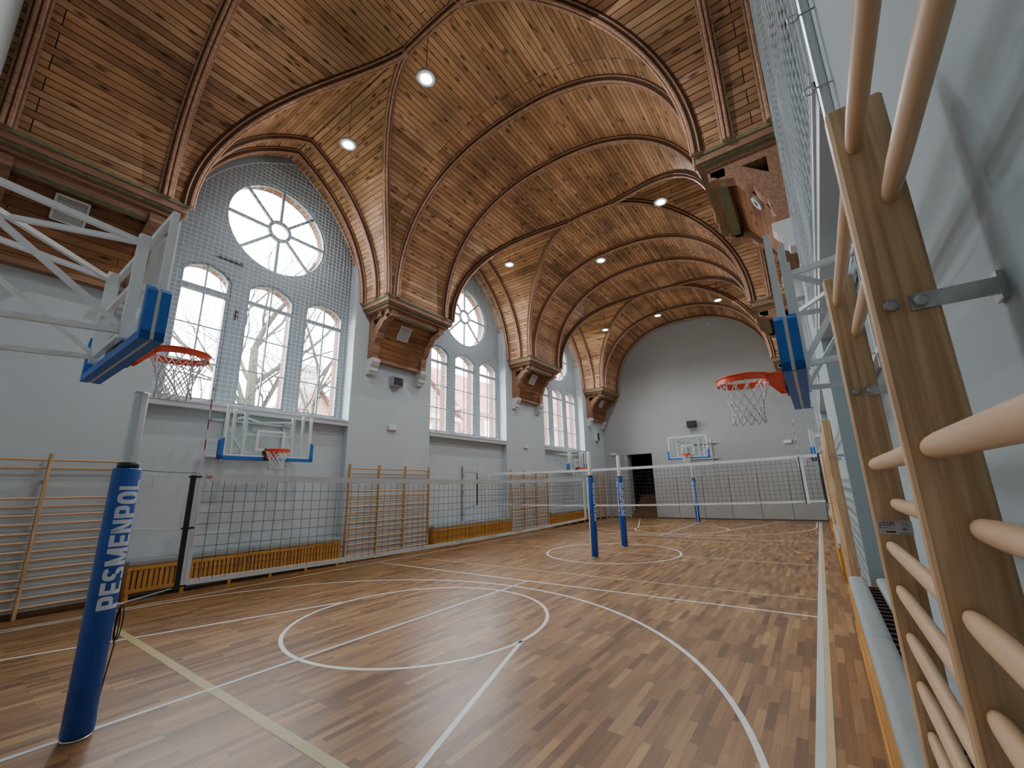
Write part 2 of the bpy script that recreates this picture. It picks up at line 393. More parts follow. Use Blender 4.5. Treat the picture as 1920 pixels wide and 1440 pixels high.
lstrip((-.272, -.3), (-.272, 22.9), .055, G); lstrip((-.217, -.3), (-.217, 22.9), .055, BE)
lstrip((-9.60, -.3), (-9.60, 22.9), .03, G); lstrip((-9.64, -.3), (-9.64, 22.9), .04, BE)
struct('floor', fl, ['floor', 'line_white', 'line_grey', 'line_beige', 'line_olive'])

# ------------------------------------------------------------------ walls
ZS0, ZS1 = 3.55, 3.70                # sill band
GX = -10.86                          # glazing plane, left
def arch_loop(yc, hw, z0, zs, rise, n=14):
    R = (hw * hw + rise * rise) / (2 * rise); a = math.asin(hw / R)
    pts = [(yc - hw, z0), (yc + hw, z0)]
    for i in range(n + 1):
        t = a - 2 * a * i / n
        pts.append((yc + R * math.sin(t), zs + rise - R + R * math.cos(t)))
    return pts
def circ_loop(yc, zc, r, n=48): return [(yc + r * math.cos(2 * PI * i / n), zc + r * math.sin(2 * PI * i / n)) for i in range(n)]
LIGHTS = [(-1.42, .50), (0, .555), (1.43, .55)]
ZB, ZSPR, RISE = 3.80, 6.74, .27
RZ, RR = 8.65, 1.26
def slab_into(mb, loops, x0, x1, mi):
    vs, fs = curve_slab(loops, abs(x1 - x0)); xm = (x0 + x1) / 2
    mb.add([(xm + w, u, v) for u, v, w in vs], fs, mi)
outer = [(Y0 - .3, ZS0), (Y1 + .3, ZS0), (Y1 + .3, 11.6), (Y0 - .3, 11.6)]
holes = []; bholes = []
for yc in BAYS:
    for d, hw in LIGHTS:
        holes.append(arch_loop(yc + d, hw, ZB, ZSPR, RISE)); bholes.append(arch_loop(yc + d, hw + .012, ZB - .02, ZSPR + .005, RISE + .005))
    holes.append(circ_loop(yc, RZ, RR)); bholes.append(circ_loop(yc, RZ, RR + .012))
wl = MB()
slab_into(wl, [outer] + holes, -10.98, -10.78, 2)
slab_into(wl, [outer] + bholes, -11.22, -10.985, 1)
wl.box(-11.36, -10.62, Y0 - .3, Y1 + .3, -.1, ZS0)
def pier_spans():
    e = [Y0 - .3]
    for yc in BAYS: e += [yc - HN, yc + HN]
    e.append(Y1 + .3); return [(e[i], e[i + 1]) for i in range(0, len(e), 2)]
for a, b in pier_spans():
    wl.box(-10.79, XL, a, b, -.1, 9.2)
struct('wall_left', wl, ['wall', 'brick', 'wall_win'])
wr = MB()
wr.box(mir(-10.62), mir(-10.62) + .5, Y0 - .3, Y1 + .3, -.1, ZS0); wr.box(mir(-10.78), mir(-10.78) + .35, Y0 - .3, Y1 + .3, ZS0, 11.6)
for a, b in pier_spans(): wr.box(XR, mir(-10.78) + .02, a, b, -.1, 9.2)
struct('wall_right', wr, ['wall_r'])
n_t = 1
for yc in BAYS:
    for sd in (0, 1):
        mb = MB(); x0, x1 = -10.79, -10.385
        if sd: x0, x1 = mir(x1), mir(x0)
        mb.box(x0, x1, yc - HN + .002, yc + HN - .002, ZS0, ZS1)
        # small nosing under the sill
        xf = x1 if not sd else x0; s = 1 if not sd else -1
        mb.box(min(xf - s * .03, xf + s * .015), max(xf - s * .03, xf + s * .015), yc - HN + .002, yc + HN - .002, ZS1 - .045, ZS1 + .004)
        struct(f'trim_{n_t}', mb, 'sill'); n_t += 1
# far wall with the doorway
DX0, DX1, DZ = -9.02, -7.56, 3.54
wf = MB()
loops = [[(XL - .5, -.1), (XR + .5, -.1), (XR + .5, 11.6), (XL - .5, 11.6)], [(DX0, 0.0), (DX1, 0.0), (DX1, DZ), (DX0, DZ)]]
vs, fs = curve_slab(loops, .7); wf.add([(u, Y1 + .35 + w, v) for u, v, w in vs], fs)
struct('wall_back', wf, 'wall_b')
wn = MB(); wn.box(XL - .5, XR + .5, Y0 - .3, Y0, -.1, 11.6)
struct('wall_front', wn, 'wall')
# corridor behind the doorway
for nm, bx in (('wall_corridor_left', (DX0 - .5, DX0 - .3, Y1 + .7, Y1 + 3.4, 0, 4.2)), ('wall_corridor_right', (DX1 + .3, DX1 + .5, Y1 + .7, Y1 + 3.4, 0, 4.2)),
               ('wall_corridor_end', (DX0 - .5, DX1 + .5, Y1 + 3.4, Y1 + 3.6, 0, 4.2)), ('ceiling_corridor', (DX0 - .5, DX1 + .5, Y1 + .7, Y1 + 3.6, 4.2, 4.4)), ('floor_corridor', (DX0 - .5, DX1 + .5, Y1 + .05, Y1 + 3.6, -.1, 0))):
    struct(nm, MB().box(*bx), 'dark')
bb_ = MB()
for a, b in pier_spans(): bb_.cbox(XL, XL + .022, max(a, Y0) + .002, min(b, Y1) - .002, 0, .085, .004)
struct('baseboard_left', bb_, 'step')
st = thing('wooden_steps', 'flight of brown wooden steps rising inside the dark doorway', 'steps', ((DX0 + DX1) / 2, Y1 + .1, 0))
for i in range(7):
    mb = MB(); mb.box(-.72, .72, i * .28, 7 * .28 + .3, i * .175, (i + 1) * .175)
    obj('step', mb, 'step', st)
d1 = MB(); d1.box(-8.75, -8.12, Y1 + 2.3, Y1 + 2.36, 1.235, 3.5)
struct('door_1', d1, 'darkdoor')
hd = obj('door_handle', MB().bar((-8.2, Y1 + 2.27, 2.2), (-8.2, Y1 + 2.27, 2.34), .03), 'zinc', bpy.data.objects['door_1'])
# ------------------------------------------------------------------ windows
wn_i = 1
def ring(mb, outer_l, inner_l, x0, x1, mi=0): slab_into(mb, [outer_l, inner_l], x0, x1, mi)
PORTALS = []
for bi, yc in enumerate(BAYS):
    for li, (d, hw) in enumerate(LIGHTS):
        c = yc + d; fw = .075 if (li == 0 and bi == 0) else .05
        mb = MB(); ring(mb, arch_loop(c, hw, ZB, ZSPR, RISE), arch_loop(c, hw - fw, ZB + .06, ZSPR - .02, RISE - .03), GX - .04, GX + .04)
        w = struct(f'window_{wn_i}', mb, 'frame'); wn_i += 1
        tz = 6.36 if (li == 0 and bi == 0) else 6.40; th = .15 if (li == 0 and bi == 0) else .085
        mb = MB().box(GX - .035, GX + .05, c - hw + .03, c + hw - .03, tz - th / 2, tz + th / 2); obj('transom', mb, 'frame', w)
        mb = MB().box(GX - .02, GX + .025, c - .016, c + .016, ZB + .05, ZSPR + RISE - .04)
        for z in (4.67, 5.51): mb.box(GX - .018, GX + .022, c - hw + .03, c + hw - .03, z - .013, z + .013)
        obj('glazing_bar', mb, 'frame', w)
        lp = arch_loop(c, hw - .03, ZB + .03, ZSPR - .01, RISE - .02); vs, fs = curve_slab([lp], .004)
        obj('pane', MB().add([(GX + ww, u, v) for u, v, ww in vs], fs), 'glass', w)
        PORTALS.append((c, (ZB + ZSPR + RISE) / 2, 2 * hw, ZSPR + RISE - ZB, 'RECTANGLE'))
    mb = MB(); ring(mb, circ_loop(yc, RZ, RR), circ_loop(yc, RZ, RR - .05), GX - .04, GX + .04)
    w = struct(f'window_{wn_i}', mb, 'frame'); wn_i += 1
    mb = MB(); ring(mb, circ_loop(yc, RZ, .30, 32), circ_loop(yc, RZ, .215, 32), GX - .035, GX + .045)
    for k in range(8):
        a = k * PI / 4
        mb.bar((GX, yc + .28 * math.cos(a), RZ + .28 * math.sin(a)), (GX, yc + (RR - .02) * math.cos(a), RZ + (RR - .02) * math.sin(a)), .07, .06, up=(1, 0, 0))
    obj('glazing_bar', mb, 'frame', w)
    vs, fs = curve_slab([circ_loop(yc, RZ, RR - .03)], .004); obj('pane', MB().add([(GX + ww, u, v) for u, v, ww in vs], fs), 'glass', w)
    PORTALS.append((yc, RZ, 2 * RR, 2 * RR, 'ELLIPSE'))

# ------------------------------------------------------------------ ceiling
ce = MB(); ce.uv = []
NP = 44
prof = [barrel(PI * i / NP) for i in range(NP + 1)]
arc = [0]
for i in range(NP): arc.append(arc[-1] + math.hypot(prof[i + 1][0] - prof[i][0], prof[i + 1][1] - prof[i][1]))
def quad(a, b, c, d, ua, ub, uc, ud):
    ce.add([a, b, c, d], [(0, 1, 2, 3)]); ce.uv += [ua, ub, uc, ud]
ends = [Y0 - .1] + [PIERS[1], PIERS[2]] + [Y1 + .1]
for bi, yc in enumerate(BAYS):
    for side, ye in ((-1, ends[bi]), (1, ends[bi + 1])):
        for i in range(NP):
            (x0, z0), (x1, z1) = prof[i], prof[i + 1]
            g0 = yc + side * (lun_half(z0) if z0 < ZJ - 1e-6 else 0); g1 = yc + side * (lun_half(z1) if z1 < ZJ - 1e-6 else 0)
            uo = 0
            quad((x0, ye, z0), (x1, ye, z1), (x1, g1, z1), (x0, g0, z0), (ye + uo, arc[i]), (ye + uo, arc[i + 1]), (g1 + uo, arc[i + 1]), (g0 + uo, arc[i]))
NL = 16
for bi, yc in enumerate(BAYS):
    for wallx, sg in ((-10.9, -1), (mir(-10.9), 1)):
        for side in (-1, 1):
            ac = 0; prev = None
            for j in range(NL + 1):
                h = LH * math.sin(PI / 2 * j / NL); z = SPR + h; d = lun_half(z); xg = XA + sg * barrel_dx(z)
                if prev:
                    (d0, z0, xg0, a0) = prev; a1 = a0 + math.hypot(d - d0, z - z0)
                    quad((wallx, yc + side * d0, z0), (wallx, yc + side * d, z), (xg, yc + side * d, z), (xg0, yc + side * d0, z0),
                         (wallx, a0 + bi * 9), (wallx, a1 + bi * 9), (xg, a1 + bi * 9), (xg0, a0 + bi * 9))
                    prev = (d, z, xg, a1)
                else: prev = (d, z, xg, 0)
struct('ceiling', ce, 'ceil', smooth=True)
RIB = [(-.115, -.05), (-.115, .03), (-.085, .034), (-.070, .05), (-.066, .105), (-.048, .13), (-.016, .13), (-.006, .10), (.006, .10), (.016, .13), (.048, .13), (.066, .105), (.070, .05), (.085, .034), (.115, .03), (.115, -.05)]
RDARK = (0, 2, 3, 7, 11, 12, 14)  # profile faces given the painted shadow colour: sides and centre groove
RIBS = [(u * 1.0, v) for u, v in RIB]
RIBSM = [(u * .9, v * .95) for u, v in RIB]
def rib(path, norms, prof=RIBS):
    global n_t
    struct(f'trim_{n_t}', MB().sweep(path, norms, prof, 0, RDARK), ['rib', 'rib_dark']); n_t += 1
def bnorm(x, z):
    # inward normal of the barrel
    dx = (x - XA) / A_; dz = max(1e-6, (z - SPR) / B_)
    g = Vector((math.copysign(abs(dx) ** (PN - 1), dx) / A_, 0, dz ** (PN - 1) / B_)); return -g.normalized()
for pc in PIERS:                                     # transverse ribs
    for dy in (-.98, .95):
        y = pc + dy
        if y < Y0 + .1: y = Y0 + .12
        if y > Y1 - .1: y = Y1 - .12
        P = [barrel(PI * i / 64) for i in range(65)]
        rib([Vector((x, y, z)) for x, z in P], [bnorm(x, z) for x, z in P])
for yc in BAYS:
    for sg in (-1, 1):
        for side in (-1, 1):                         # groin ribs
            path = []; nor = []
            for j in range(41):
                z = SPR + LH * math.sin(PI / 2 * j / 40); d = lun_half(z); x = XA + sg * barrel_dx(z)
                path.append(Vector((x, yc + side * d, z)))
                ln = Vector((0, -side * (d + LC), -(z - SPR))).normalized()
                nor.append((bnorm(x, z) + ln).normalized())
            rib(path, nor, RIBSM)
        for xw, pr, inset in ((-10.36, RIB, 0), (-9.72, RIBSM, 0)):        # arch ribs on the lunette
            x = xw if sg < 0 else mir(xw)
            path = []; nor = []
            for j in range(-28, 29):
                t = abs(j) / 28; h = LH * math.sin(PI / 2 * (1 - t)); s2 = 1 if j > 0 else -1
                d = (lun_half(SPR + h)) * s2
                path.append(Vector((x, yc + d, SPR + h))); nor.append(Vector((0, -s2 * (abs(d) + LC), -h)).normalized() if j else Vector((0, 0, -1)))
            rib(path, nor, pr)
    # ridge rib between the two groin junctions
    P = [(XA - JDX + 2 * JDX * i / 10) for i in range(11)]
    zz = lambda x: SPR + B_ * (1 - (abs(x - XA) / A_) ** PN) ** (1 / PN)
    rib([Vector((x, yc, zz(x))) for x in P], [Vector((0, 0, -1))] * 11, RIBSM)

# ------------------------------------------------------------------ corbels
def bracket_poly():
    # (x from wall, z) profile of the curved brace with scalloped lower edge
    out = [(.0, 5.62), (.0, 6.95), (1.02, 6.95), (1.02, 6.80)]
    low = []
    n = 26
    for i in range(n + 1):
        t = i / n; a, b, c = (1 - t) ** 2, 2 * t * (1 - t), t * t
        x = .98 * a + .30 * b + .17 * c; z = 6.80 * a + 6.58 * b + 5.62 * c
        sc = .05 * abs(math.sin(PI * 4 * t)); low.append((x + sc * .7, z - sc * .7))
    return out + low
BR_HOLE = [(.20, 6.50), (.20, 6.80), (.56, 6.80)]
def make_bracket(yb):
    mb = MB()
    vs, fs = curve_slab([bracket_poly(), BR_HOLE], .22)
    mb.add([(u, yb + w, v) for u, v, w in vs], fs)
    mb.box(0, .17, yb - .10, yb + .10, 5.60, 6.98)
    mb.box(.80, 1.06, yb - .11, yb + .11, 6.74, 6.90); mb.box(.12, .24, yb - .10, yb + .10, 5.58, 5.72)
    return mb
def corbel(pc, right, label, y_lo, y_hi):
    wx = XR if right else XL
    t = thing('timber_corbel', label, 'corbel', (wx, pc, 5.15), PI if right else 0, 'timber corbels carrying the vault')
    off = (0, 0, 5.15)
    if right: y_lo, y_hi = -y_hi, -y_lo
    mb = MB()
    for x1, ov, z0, z1, mi in ((1.22, 0, 7.20, 7.26, 1), (1.20, .02, 7.07, 7.20, 0), (1.16, .06, 7.03, 7.07, 1), (1.08, .12, 6.95, 7.03, 0)):
        mb.box(-.005, x1, max(y_lo, -1.31 + ov), min(y_hi, 1.31 - ov), z0, z1, mi)
    obj('cornice', mb, ['corbel', 'green'], t, off=off)
    for x0 in (.50, .84):
        mb = MB(); mb.box(x0, x0 + .15, max(y_lo, -1.1), min(y_hi, 1.1), 6.80, 6.955, 0); mb.box(x0 - .012, x0 + .162, max(y_lo, -1.1), min(y_hi, 1.1), 6.79, 6.805, 1)
        obj('cross_beam', mb, ['corbel', 'green'], t, off=off)
    for yb in ((-1.05, 1.05) if right else (-.92, .92)):
        if yb - .12 < y_lo or yb + .12 > y_hi: yb = max(y_lo + .13, min(y_hi - .13, yb))
        obj('bracket', make_bracket(yb), 'corbel', t, off=off)
        # white stone foot
        sp = [(0, 5.14), (.12, 5.14), (.14, 5.20), (.20, 5.24), (.20, 5.31), (.17, 5.34), (.24, 5.40), (.30, 5.50), (.30, 5.60), (0, 5.60)]
        obj('stone_foot', MB().prism(sp, yb - .13, yb + .13, lambda u, v, a: (u, a, v)), 'stone', t, off=off)
    mb = MB(); mb.uv = []
    a, b = (.80, 6.93), (.14, 5.62); L = math.hypot(a[0] - b[0], a[1] - b[1])
    n = 8
    pts = [(a[0] + (b[0] - a[0]) * (i / n) - .10 * math.sin(PI * i / n), a[1] + (b[1] - a[1]) * i / n) for i in range(n + 1)]
    ya, yb_ = max(y_lo, -.84), min(y_hi, .84)
    for i in range(n):
        p, q = pts[i], pts[i + 1]
        mb.add([(p[0], ya, p[1]), (q[0], ya, q[1]), (q[0], yb_, q[1]), (p[0], yb_, p[1])], [(0, 1, 2, 3)])
        v0 = L * i / n; v1 = L * (i + 1) / n; mb.uv += [(ya + pc, v0), (ya + pc, v1), (yb_ + pc, v1), (yb_ + pc, v0)]
    mb2 = MB().box(.0, .2, ya, yb_, 5.55, 5.64)
    obj('board_panel', mb, 'panel', t, off=off)
    obj('bottom_rail', mb2, 'corbel', t, off=off)
    return pts
NAMES_L = ['behind the truss at top left', 'between first and second left windows', 'between second and third left windows', 'in the far left corner']
NAMES_R = ['on the right wall nearest the camera', 'on the right wall beside the white net', 'on the right wall behind the edge-on backboard', 'in the far right corner']
for k, pc in enumerate(PIERS):
    lo = Y0 - pc if k == 0 else -9; hi = Y1 - pc if k == 3 else 9
    lo += .003; hi -= .003
    for right in (False, True):
        corbel(pc, right, 'brown timber corbel with scalloped brackets ' + (NAMES_R if right else NAMES_L)[k], lo, hi)
# vents on the corbel panels
def panel_point(t): # on the panel surface: x from wall, z
    a, b = (.80, 6.93), (.14, 5.62); return a[0] + (b[0] - a[0]) * t - .10 * math.sin(PI * t), a[1] + (b[1] - a[1]) * t
def grille(pc, label, dy=0, tt=.3, w=.42, h=.46):
    x, z = panel_point(tt); x2, z2 = panel_point(tt + .05)
    t = thing('vent_grille', label, 'vent', (XL + x, pc + dy, z), 0, 'louvred grilles on the corbels')
    d = Vector((x2 - x, 0, z2 - z)).normalized(); n = Vector((-d.z, 0, d.x)); n = n if n.z < 0 else -n
    F = lambda u, v, a: tuple(d * v + n * a + Vector((0, u, 0)))
    mb = MB()
    for u0, u1, v0, v1 in ((-w / 2, w / 2, -h / 2, -h / 2 + .03), (-w / 2, w / 2, h / 2 - .03, h / 2), (-w / 2, -w / 2 + .03, -h / 2, h / 2), (w / 2 - .03, w / 2, -h / 2, h / 2)):
        mb.prism([(u0, v0), (u1, v0), (u1, v1), (u0, v1)], -.005, .04, F)
    obj('grille_frame', mb, 'boxwhite', t)
    mb = MB()
    for i in range(12):
        v = -h / 2 + .045 + i * (h - .09) / 11
        mb.prism([(-w / 2 + .02, v - .011), (w / 2 - .02, v - .011), (w / 2 - .02, v + .007), (-w / 2 + .02, v + .007)], .0, .022, F)
    obj('louvre', mb, 'boxwhite', t)
    obj('backing', MB().prism([(-w / 2, -h / 2), (w / 2, -h / 2), (w / 2, h / 2), (-w / 2, h / 2)], -.003, .003, F), 'greybox', t)
grille(PIERS[0], 'white louvred grille on the nearest left corbel, behind the backboard truss', -.1, .25)
grille(PIERS[1], 'grey louvred grille on the left corbel between first and second windows', -.15, .3)
grille(PIERS[2], 'grey louvred grille on the left corbel between second and third windows', -.15, .3)
grille(PIERS[3], 'small grey grille on the corbel in the far left corner', -.1, .3, .4, .44)
# round ceiling outlet on the right corbel
x, z = panel_point(.43)
t = thing('round_vent', 'round white outlet set in the right corbel boards beside the net', 'vent', (XR - x, PIERS[1] - .66, z))
d = Vector((x - panel_point(.48)[0], 0, panel_point(.48)[1] - z)).normalized(); n = Vector((d.z, 0, -d.x)); n = n if n.z < 0 else -n
a1 = n.orthogonal().normalized(); a2 = n.cross(a1)
def disc(r0, r1, h0, h1, k=28):
    mb = MB(); vs = []
    for r, h in ((r0, h0), (r0, h1), (r1, h1), (r1, h0)):
        vs += [tuple(a1 * r * math.cos(2 * PI * j / k) + a2 * r * math.sin(2 * PI * j / k) + n * h) for j in range(k)]
    return mb.add(vs, [(i * k + j, i * k + (j + 1) % k, ((i + 1) % 4) * k + (j + 1) % k, ((i + 1) % 4) * k + j) for i in range(4) for j in range(k)])
obj('flange', disc(.06, .13, -.02, .045), 'boxwhite', t, smooth=True); obj('core', disc(.001, .05, -.02, .02), 'greybox', t)

# ------------------------------------------------------------------ wall bars
RUNG_Z = [2.40, 2.27, 1.79, 1.66, 1.525, 1.39, 1.25, 1.115, .98, .845, .71, .57, .435, .30, .165]
def wall_bars(ys, right, label, group, H=2.51):
    """uprights at ys; front faces towards the hall"""
    xf = .13 if right else mir(.13) + .02
    s = 1 if right else -1
    wx = XR if right else XL
    t = thing('wall_bars', label, 'wall bars', (wx, (ys[0] + ys[-1]) / 2, 0), 0, group)
    yc = (ys[0] + ys[-1]) / 2
    xm = xf + s * .047
    for y in ys:
        me = cached(('upright', H), lambda: MB().cbox(-.047, .047, -.021, .021, 0, H, .006).mesh('upright', 'bar'))
        link('upright', me, t, (xm - wx, y - yc, 0))
    for a, b in zip(ys, ys[1:]):
        L = round(b - a, 3)
        def mk():
            mb = MB(); k = 12; vs = []; fs = []
            secs = [(-L / 2 + .021, .7), (-L / 2 + .05, .88), (-L / 2 + .13, 1.0), (0, 1.0), (L / 2 - .13, 1.0), (L / 2 - .05, .88), (L / 2 - .021, .7)]
            for y, r in secs:
                vs += [(.0165 * r * math.cos(2 * PI * j / k), y, .0205 * r * math.sin(2 * PI * j / k)) for j in range(k)]
            for i in range(len(secs) - 1): fs += [(i * k + j, (i + 1) * k + j, (i + 1) * k + (j + 1) % k, i * k + (j + 1) % k) for j in range(k)]
            fs += [tuple(range(k)), tuple(range((len(secs) - 1) * k, len(secs) * k))[::-1]]
            mb.add(vs, fs); me = mb.mesh('rung', 'rung', True); smooth_by_angle(me, .9); return me
        me = cached(('rung', L), mk)
        for i, z in enumerate(RUNG_Z):
            dx = .034 if i in (1, 3) else 0
            link('rung', me, t, (xf + s * (.03 + dx) - wx, (a + b) / 2 - yc, z))
    for y in ys:                                     # fixing brackets to the wall, high and low
        for z in (2.05, .42):
            def mk2():
                mb = MB()
                mb.box(-.040, .075, -.026, -.0213, -.015, .015)         # flat strip on the upright and on to the wall
                for bx in (-.066, -.026): mb.tube([(bx, -.0285, 0), (bx, -.036, 0), (bx, -.039, 0)], [.0115, .0105, .005], 12)
                mb.box(.069, .077, -.031, .002, -.024, .024)
                return mb.mesh('wall_bracket', 'zinc', False)
            me = cached('brk', mk2)
            o = link('wall_bracket', me, t, (XR - .077 - wx if right else .077, y - yc, z))
            if not right: o.scale = (-1, 1, 1)
    return t
GB = 'beech wall bars fixed to the walls'
wb_near = wall_bars([.08, 1.0, 1.92], True, 'large beech wall bars in the right foreground, closest to the camera', GB)
wall_bars([6.62, 7.55, 8.47, 9.40], True, 'beech wall bars on the right pier beyond the grey padded radiator', GB)
wall_bars([13.87, 14.80, 15.72, 16.65], True, 'beech wall bars on the second right pier past the transverse net', GB)
wall_bars([.22, 1.14, 2.06], False, 'beech wall bars at the left edge behind the near blue post', GB)
wall_bars([6.56, 7.49, 8.42, 9.36], False, 'beech wall bars on the left pier between first and second windows', GB)
wall_bars([13.80, 14.74, 15.68, 16.62], False, 'beech wall bars on the left pier between second and third windows', GB)
wall_bars([21.15, 22.05, 22.95], False, 'beech wall bars in the far left corner behind the blue posts', GB)
# the sticker on the second near upright
stk = thing('product_sticker', 'white printed sticker on the second upright of the foreground wall bars', 'sticker', (.178, 1.899, 1.585))
sx, sz = .088, .042
F = lambda u, v, a: ((u - .5) * sx, -.0215 + .021 - a, (v - .5) * sz)
stk.location = (.179, 1.8785, 1.585)
F = lambda u, v, a: ((u - .5) * sx, -a, (v - .5) * sz)
obj('paper', MB().prism([(0, 0), (1, 0), (1, 1), (0, 1)], .0002, .0008, F), 'sticker', stk)
def put_text(s, u0, u1, v0, v1, mat, bold=.02):
    uv, fs = text_mesh(s, bold)
    obj('printed_text', MB().add([F(u0 + (u1 - u0) * a, v0 + (v1 - v0) * b, .0012) for a, b in uv], fs), mat, stk)
put_text('PACER', .15, .52, .80, .95, 'ink', .03); put_text('SPORT', .15, .52, .62, .77, 'inkred', .03)
mb = MB()
def rect(mb, u0, u1, v0, v1): mb.prism([(u0, v0), (u1, v0), (u1, v1), (u0, v1)], .0008, .0012, F)
rect(mb, .05, .12, .58, .63); mb.add([F(u, v, .0012) for u, v in ((.07, .92), (.11, .88), (.10, .72), (.12, .64), (.09, .64), (.08, .75), (.06, .70), (.08, .84))], [tuple(range(8))])
rect(mb, .22, .50, .11, .23)
for v, u0, u1 in ((.50, .05, .30), (.45, .05, .55)): rect(mb, u0, u1, v - .012, v + .012)
for v, u0 in ((.90, .58), (.80, .70), (.74, .70), (.64, .68), (.56, .68), (.30, .68), (.13, .60), (.07, .60)): rect(mb, u0, .93, v - .012, v + .012)
mb.add([F(u, v, .0012) for u, v in ((.68, .36), (.74, .45), (.80, .45), (.88, .37))], [(0, 1, 2, 3)])
obj('printed_mark', mb, 'ink', stk)
tm = MB()
for i in range(14):
    a0, a1_ = 2 * PI * i / 14, 2 * PI * (i + 1) / 14
    tm.add([F(.155 + .035 * math.cos(a) * r, .17 + .075 * math.sin(a) * r, .0012) for a in (a0, a1_) for r in (.75, 1)], [(0, 1, 3, 2)])
obj('printed_emblem', tm, 'ink', stk)

# ------------------------------------------------------------------ radiator covers
def radiator(yc, right, label, hw=2.02):
    s = -1 if right else 1
    wx = mir(-10.62) if right else -10.62
    t = thing('radiator_cover', label, 'radiator cover', (wx, yc, 0), PI if right else 0, 'slatted pine radiator covers under the windows')
    D = .43                                            # depth from the niche wall to the slats
    ztop, zbot = .57, .13
    mb = MB(); mb.box(D - .02, D + .012, -hw, hw, ztop - .065, ztop); mb.box(D - .02, D + .012, -hw, hw, zbot, zbot + .06)
    obj('rail', mb, 'pine_y', t)
    k = int(2 * hw / .075)
    mb = MB()
    for i in range(k):
        y = -hw + .03 + i * (2 * hw - .06) / (k - 1); mb.box(D - .03, D + .002, y - .025, y + .025, zbot + .02, ztop - .02)
    obj('slats', mb, 'pine', t)
    for i in range(6):
        y = -hw + .04 + i * (2 * hw - .08) / 5
        obj('foot', MB().box(D - .04, D, y - .028, y + .028, 0, zbot + .03), 'pine', t)
    for sy in (-1, 1): obj('end_panel', MB().box(.0, D - .02, sy * hw - (.02 if sy > 0 else 0), sy * hw + (.0 if sy > 0 else .02), 0, ztop), 'pine', t)
    mb = MB()
    for i in range(int(2 * hw / .14)): 
        y = -hw + .08 + i * .14; mb.box(.06, D - .03, y - .03, y + .03, ztop - .045, ztop - .015)
    obj('top_slats', mb, 'maroon', t)
    obj('heater', MB().cbox(.05, .32, -hw + .2, hw - .2, .12, .46, .03), 'white', t)
    if right: seams = [-hw, -.1 + .4, hw]
    else: seams = [-hw, 0, hw]
    for (xa, xb, za, zb) in ((D - .16, D - .005, ztop - .005, ztop + .10), (.02, .18, ztop - .005, ztop + .10)):
        for y0, y1 in zip(seams, seams[1:]):
            mb = MB(); k2 = 14; vs = []; fs = []
            cx, cz = (xa + xb) / 2, (za + zb) / 2; rx, rz = (xb - xa) / 2, (zb - za) / 2
            secs = [(y0 + .004, .86), (y0 + .02, .97), (y0 + .05, 1), (y1 - .05, 1), (y1 - .02, .97), (y1 - .004, .86)]
            for y, r in secs:
                for j in range(k2):
                    a = 2 * PI * j / k2; ca, sa = math.cos(a), math.sin(a)
                    vs.append((cx + rx * r * math.copysign(abs(ca) ** .55, ca), y, cz + rz * r * math.copysign(abs(sa) ** .55, sa)))
            for i in range(5): fs += [(i * k2 + j, (i + 1) * k2 + j, (i + 1) * k2 + (j + 1) % k2, i * k2 + (j + 1) % k2) for j in range(k2)]
            fs += [tuple(range(k2)), tuple(range(5 * k2, 6 * k2))[::-1]]
            mb.add(vs, fs); obj('top_pad', mb, 'padgrey', t, smooth=True)
NB = ['first', 'second', 'third']
for i, yc in enumerate(BAYS):
    radiator(yc, False, f'slatted yellow pine radiator cover under the {NB[i]} left window')
    radiator(yc, True, ['slatted yellow pine radiator cover with long grey pads beside the foreground wall bars', 'slatted pine radiator cover on the right wall behind the transverse net end', 'slatted pine radiator cover at the far end of the right wall'][i])

# ------------------------------------------------------------------ far wall mats
xs = [-7.52, -6.32, -5.04, -3.76, -2.48, -1.2, .06]
ws = [(-10.18, -9.08)] + list(zip(xs, xs[1:]))
PL = ['left of the doorway', 'right beside the doorway', 'second from the doorway', 'third from the doorway', 'fourth from the doorway', 'fifth from the doorway', 'in the far right corner']
for (a, b), l in zip(ws, PL):
    mb = MB().cbox(a + .006, b - .006, Y1 - .07, Y1 - .002, .04, 2.18, .012)
    o = obj('wall_mat', mb, 'mat', None, ((a + b) / 2, Y1, .04), off=((a + b) / 2, Y1, .04))
    tag(o, 'grey padded mat standing against the end wall, ' + l, 'wall mat', 'grey mats along the end wall')

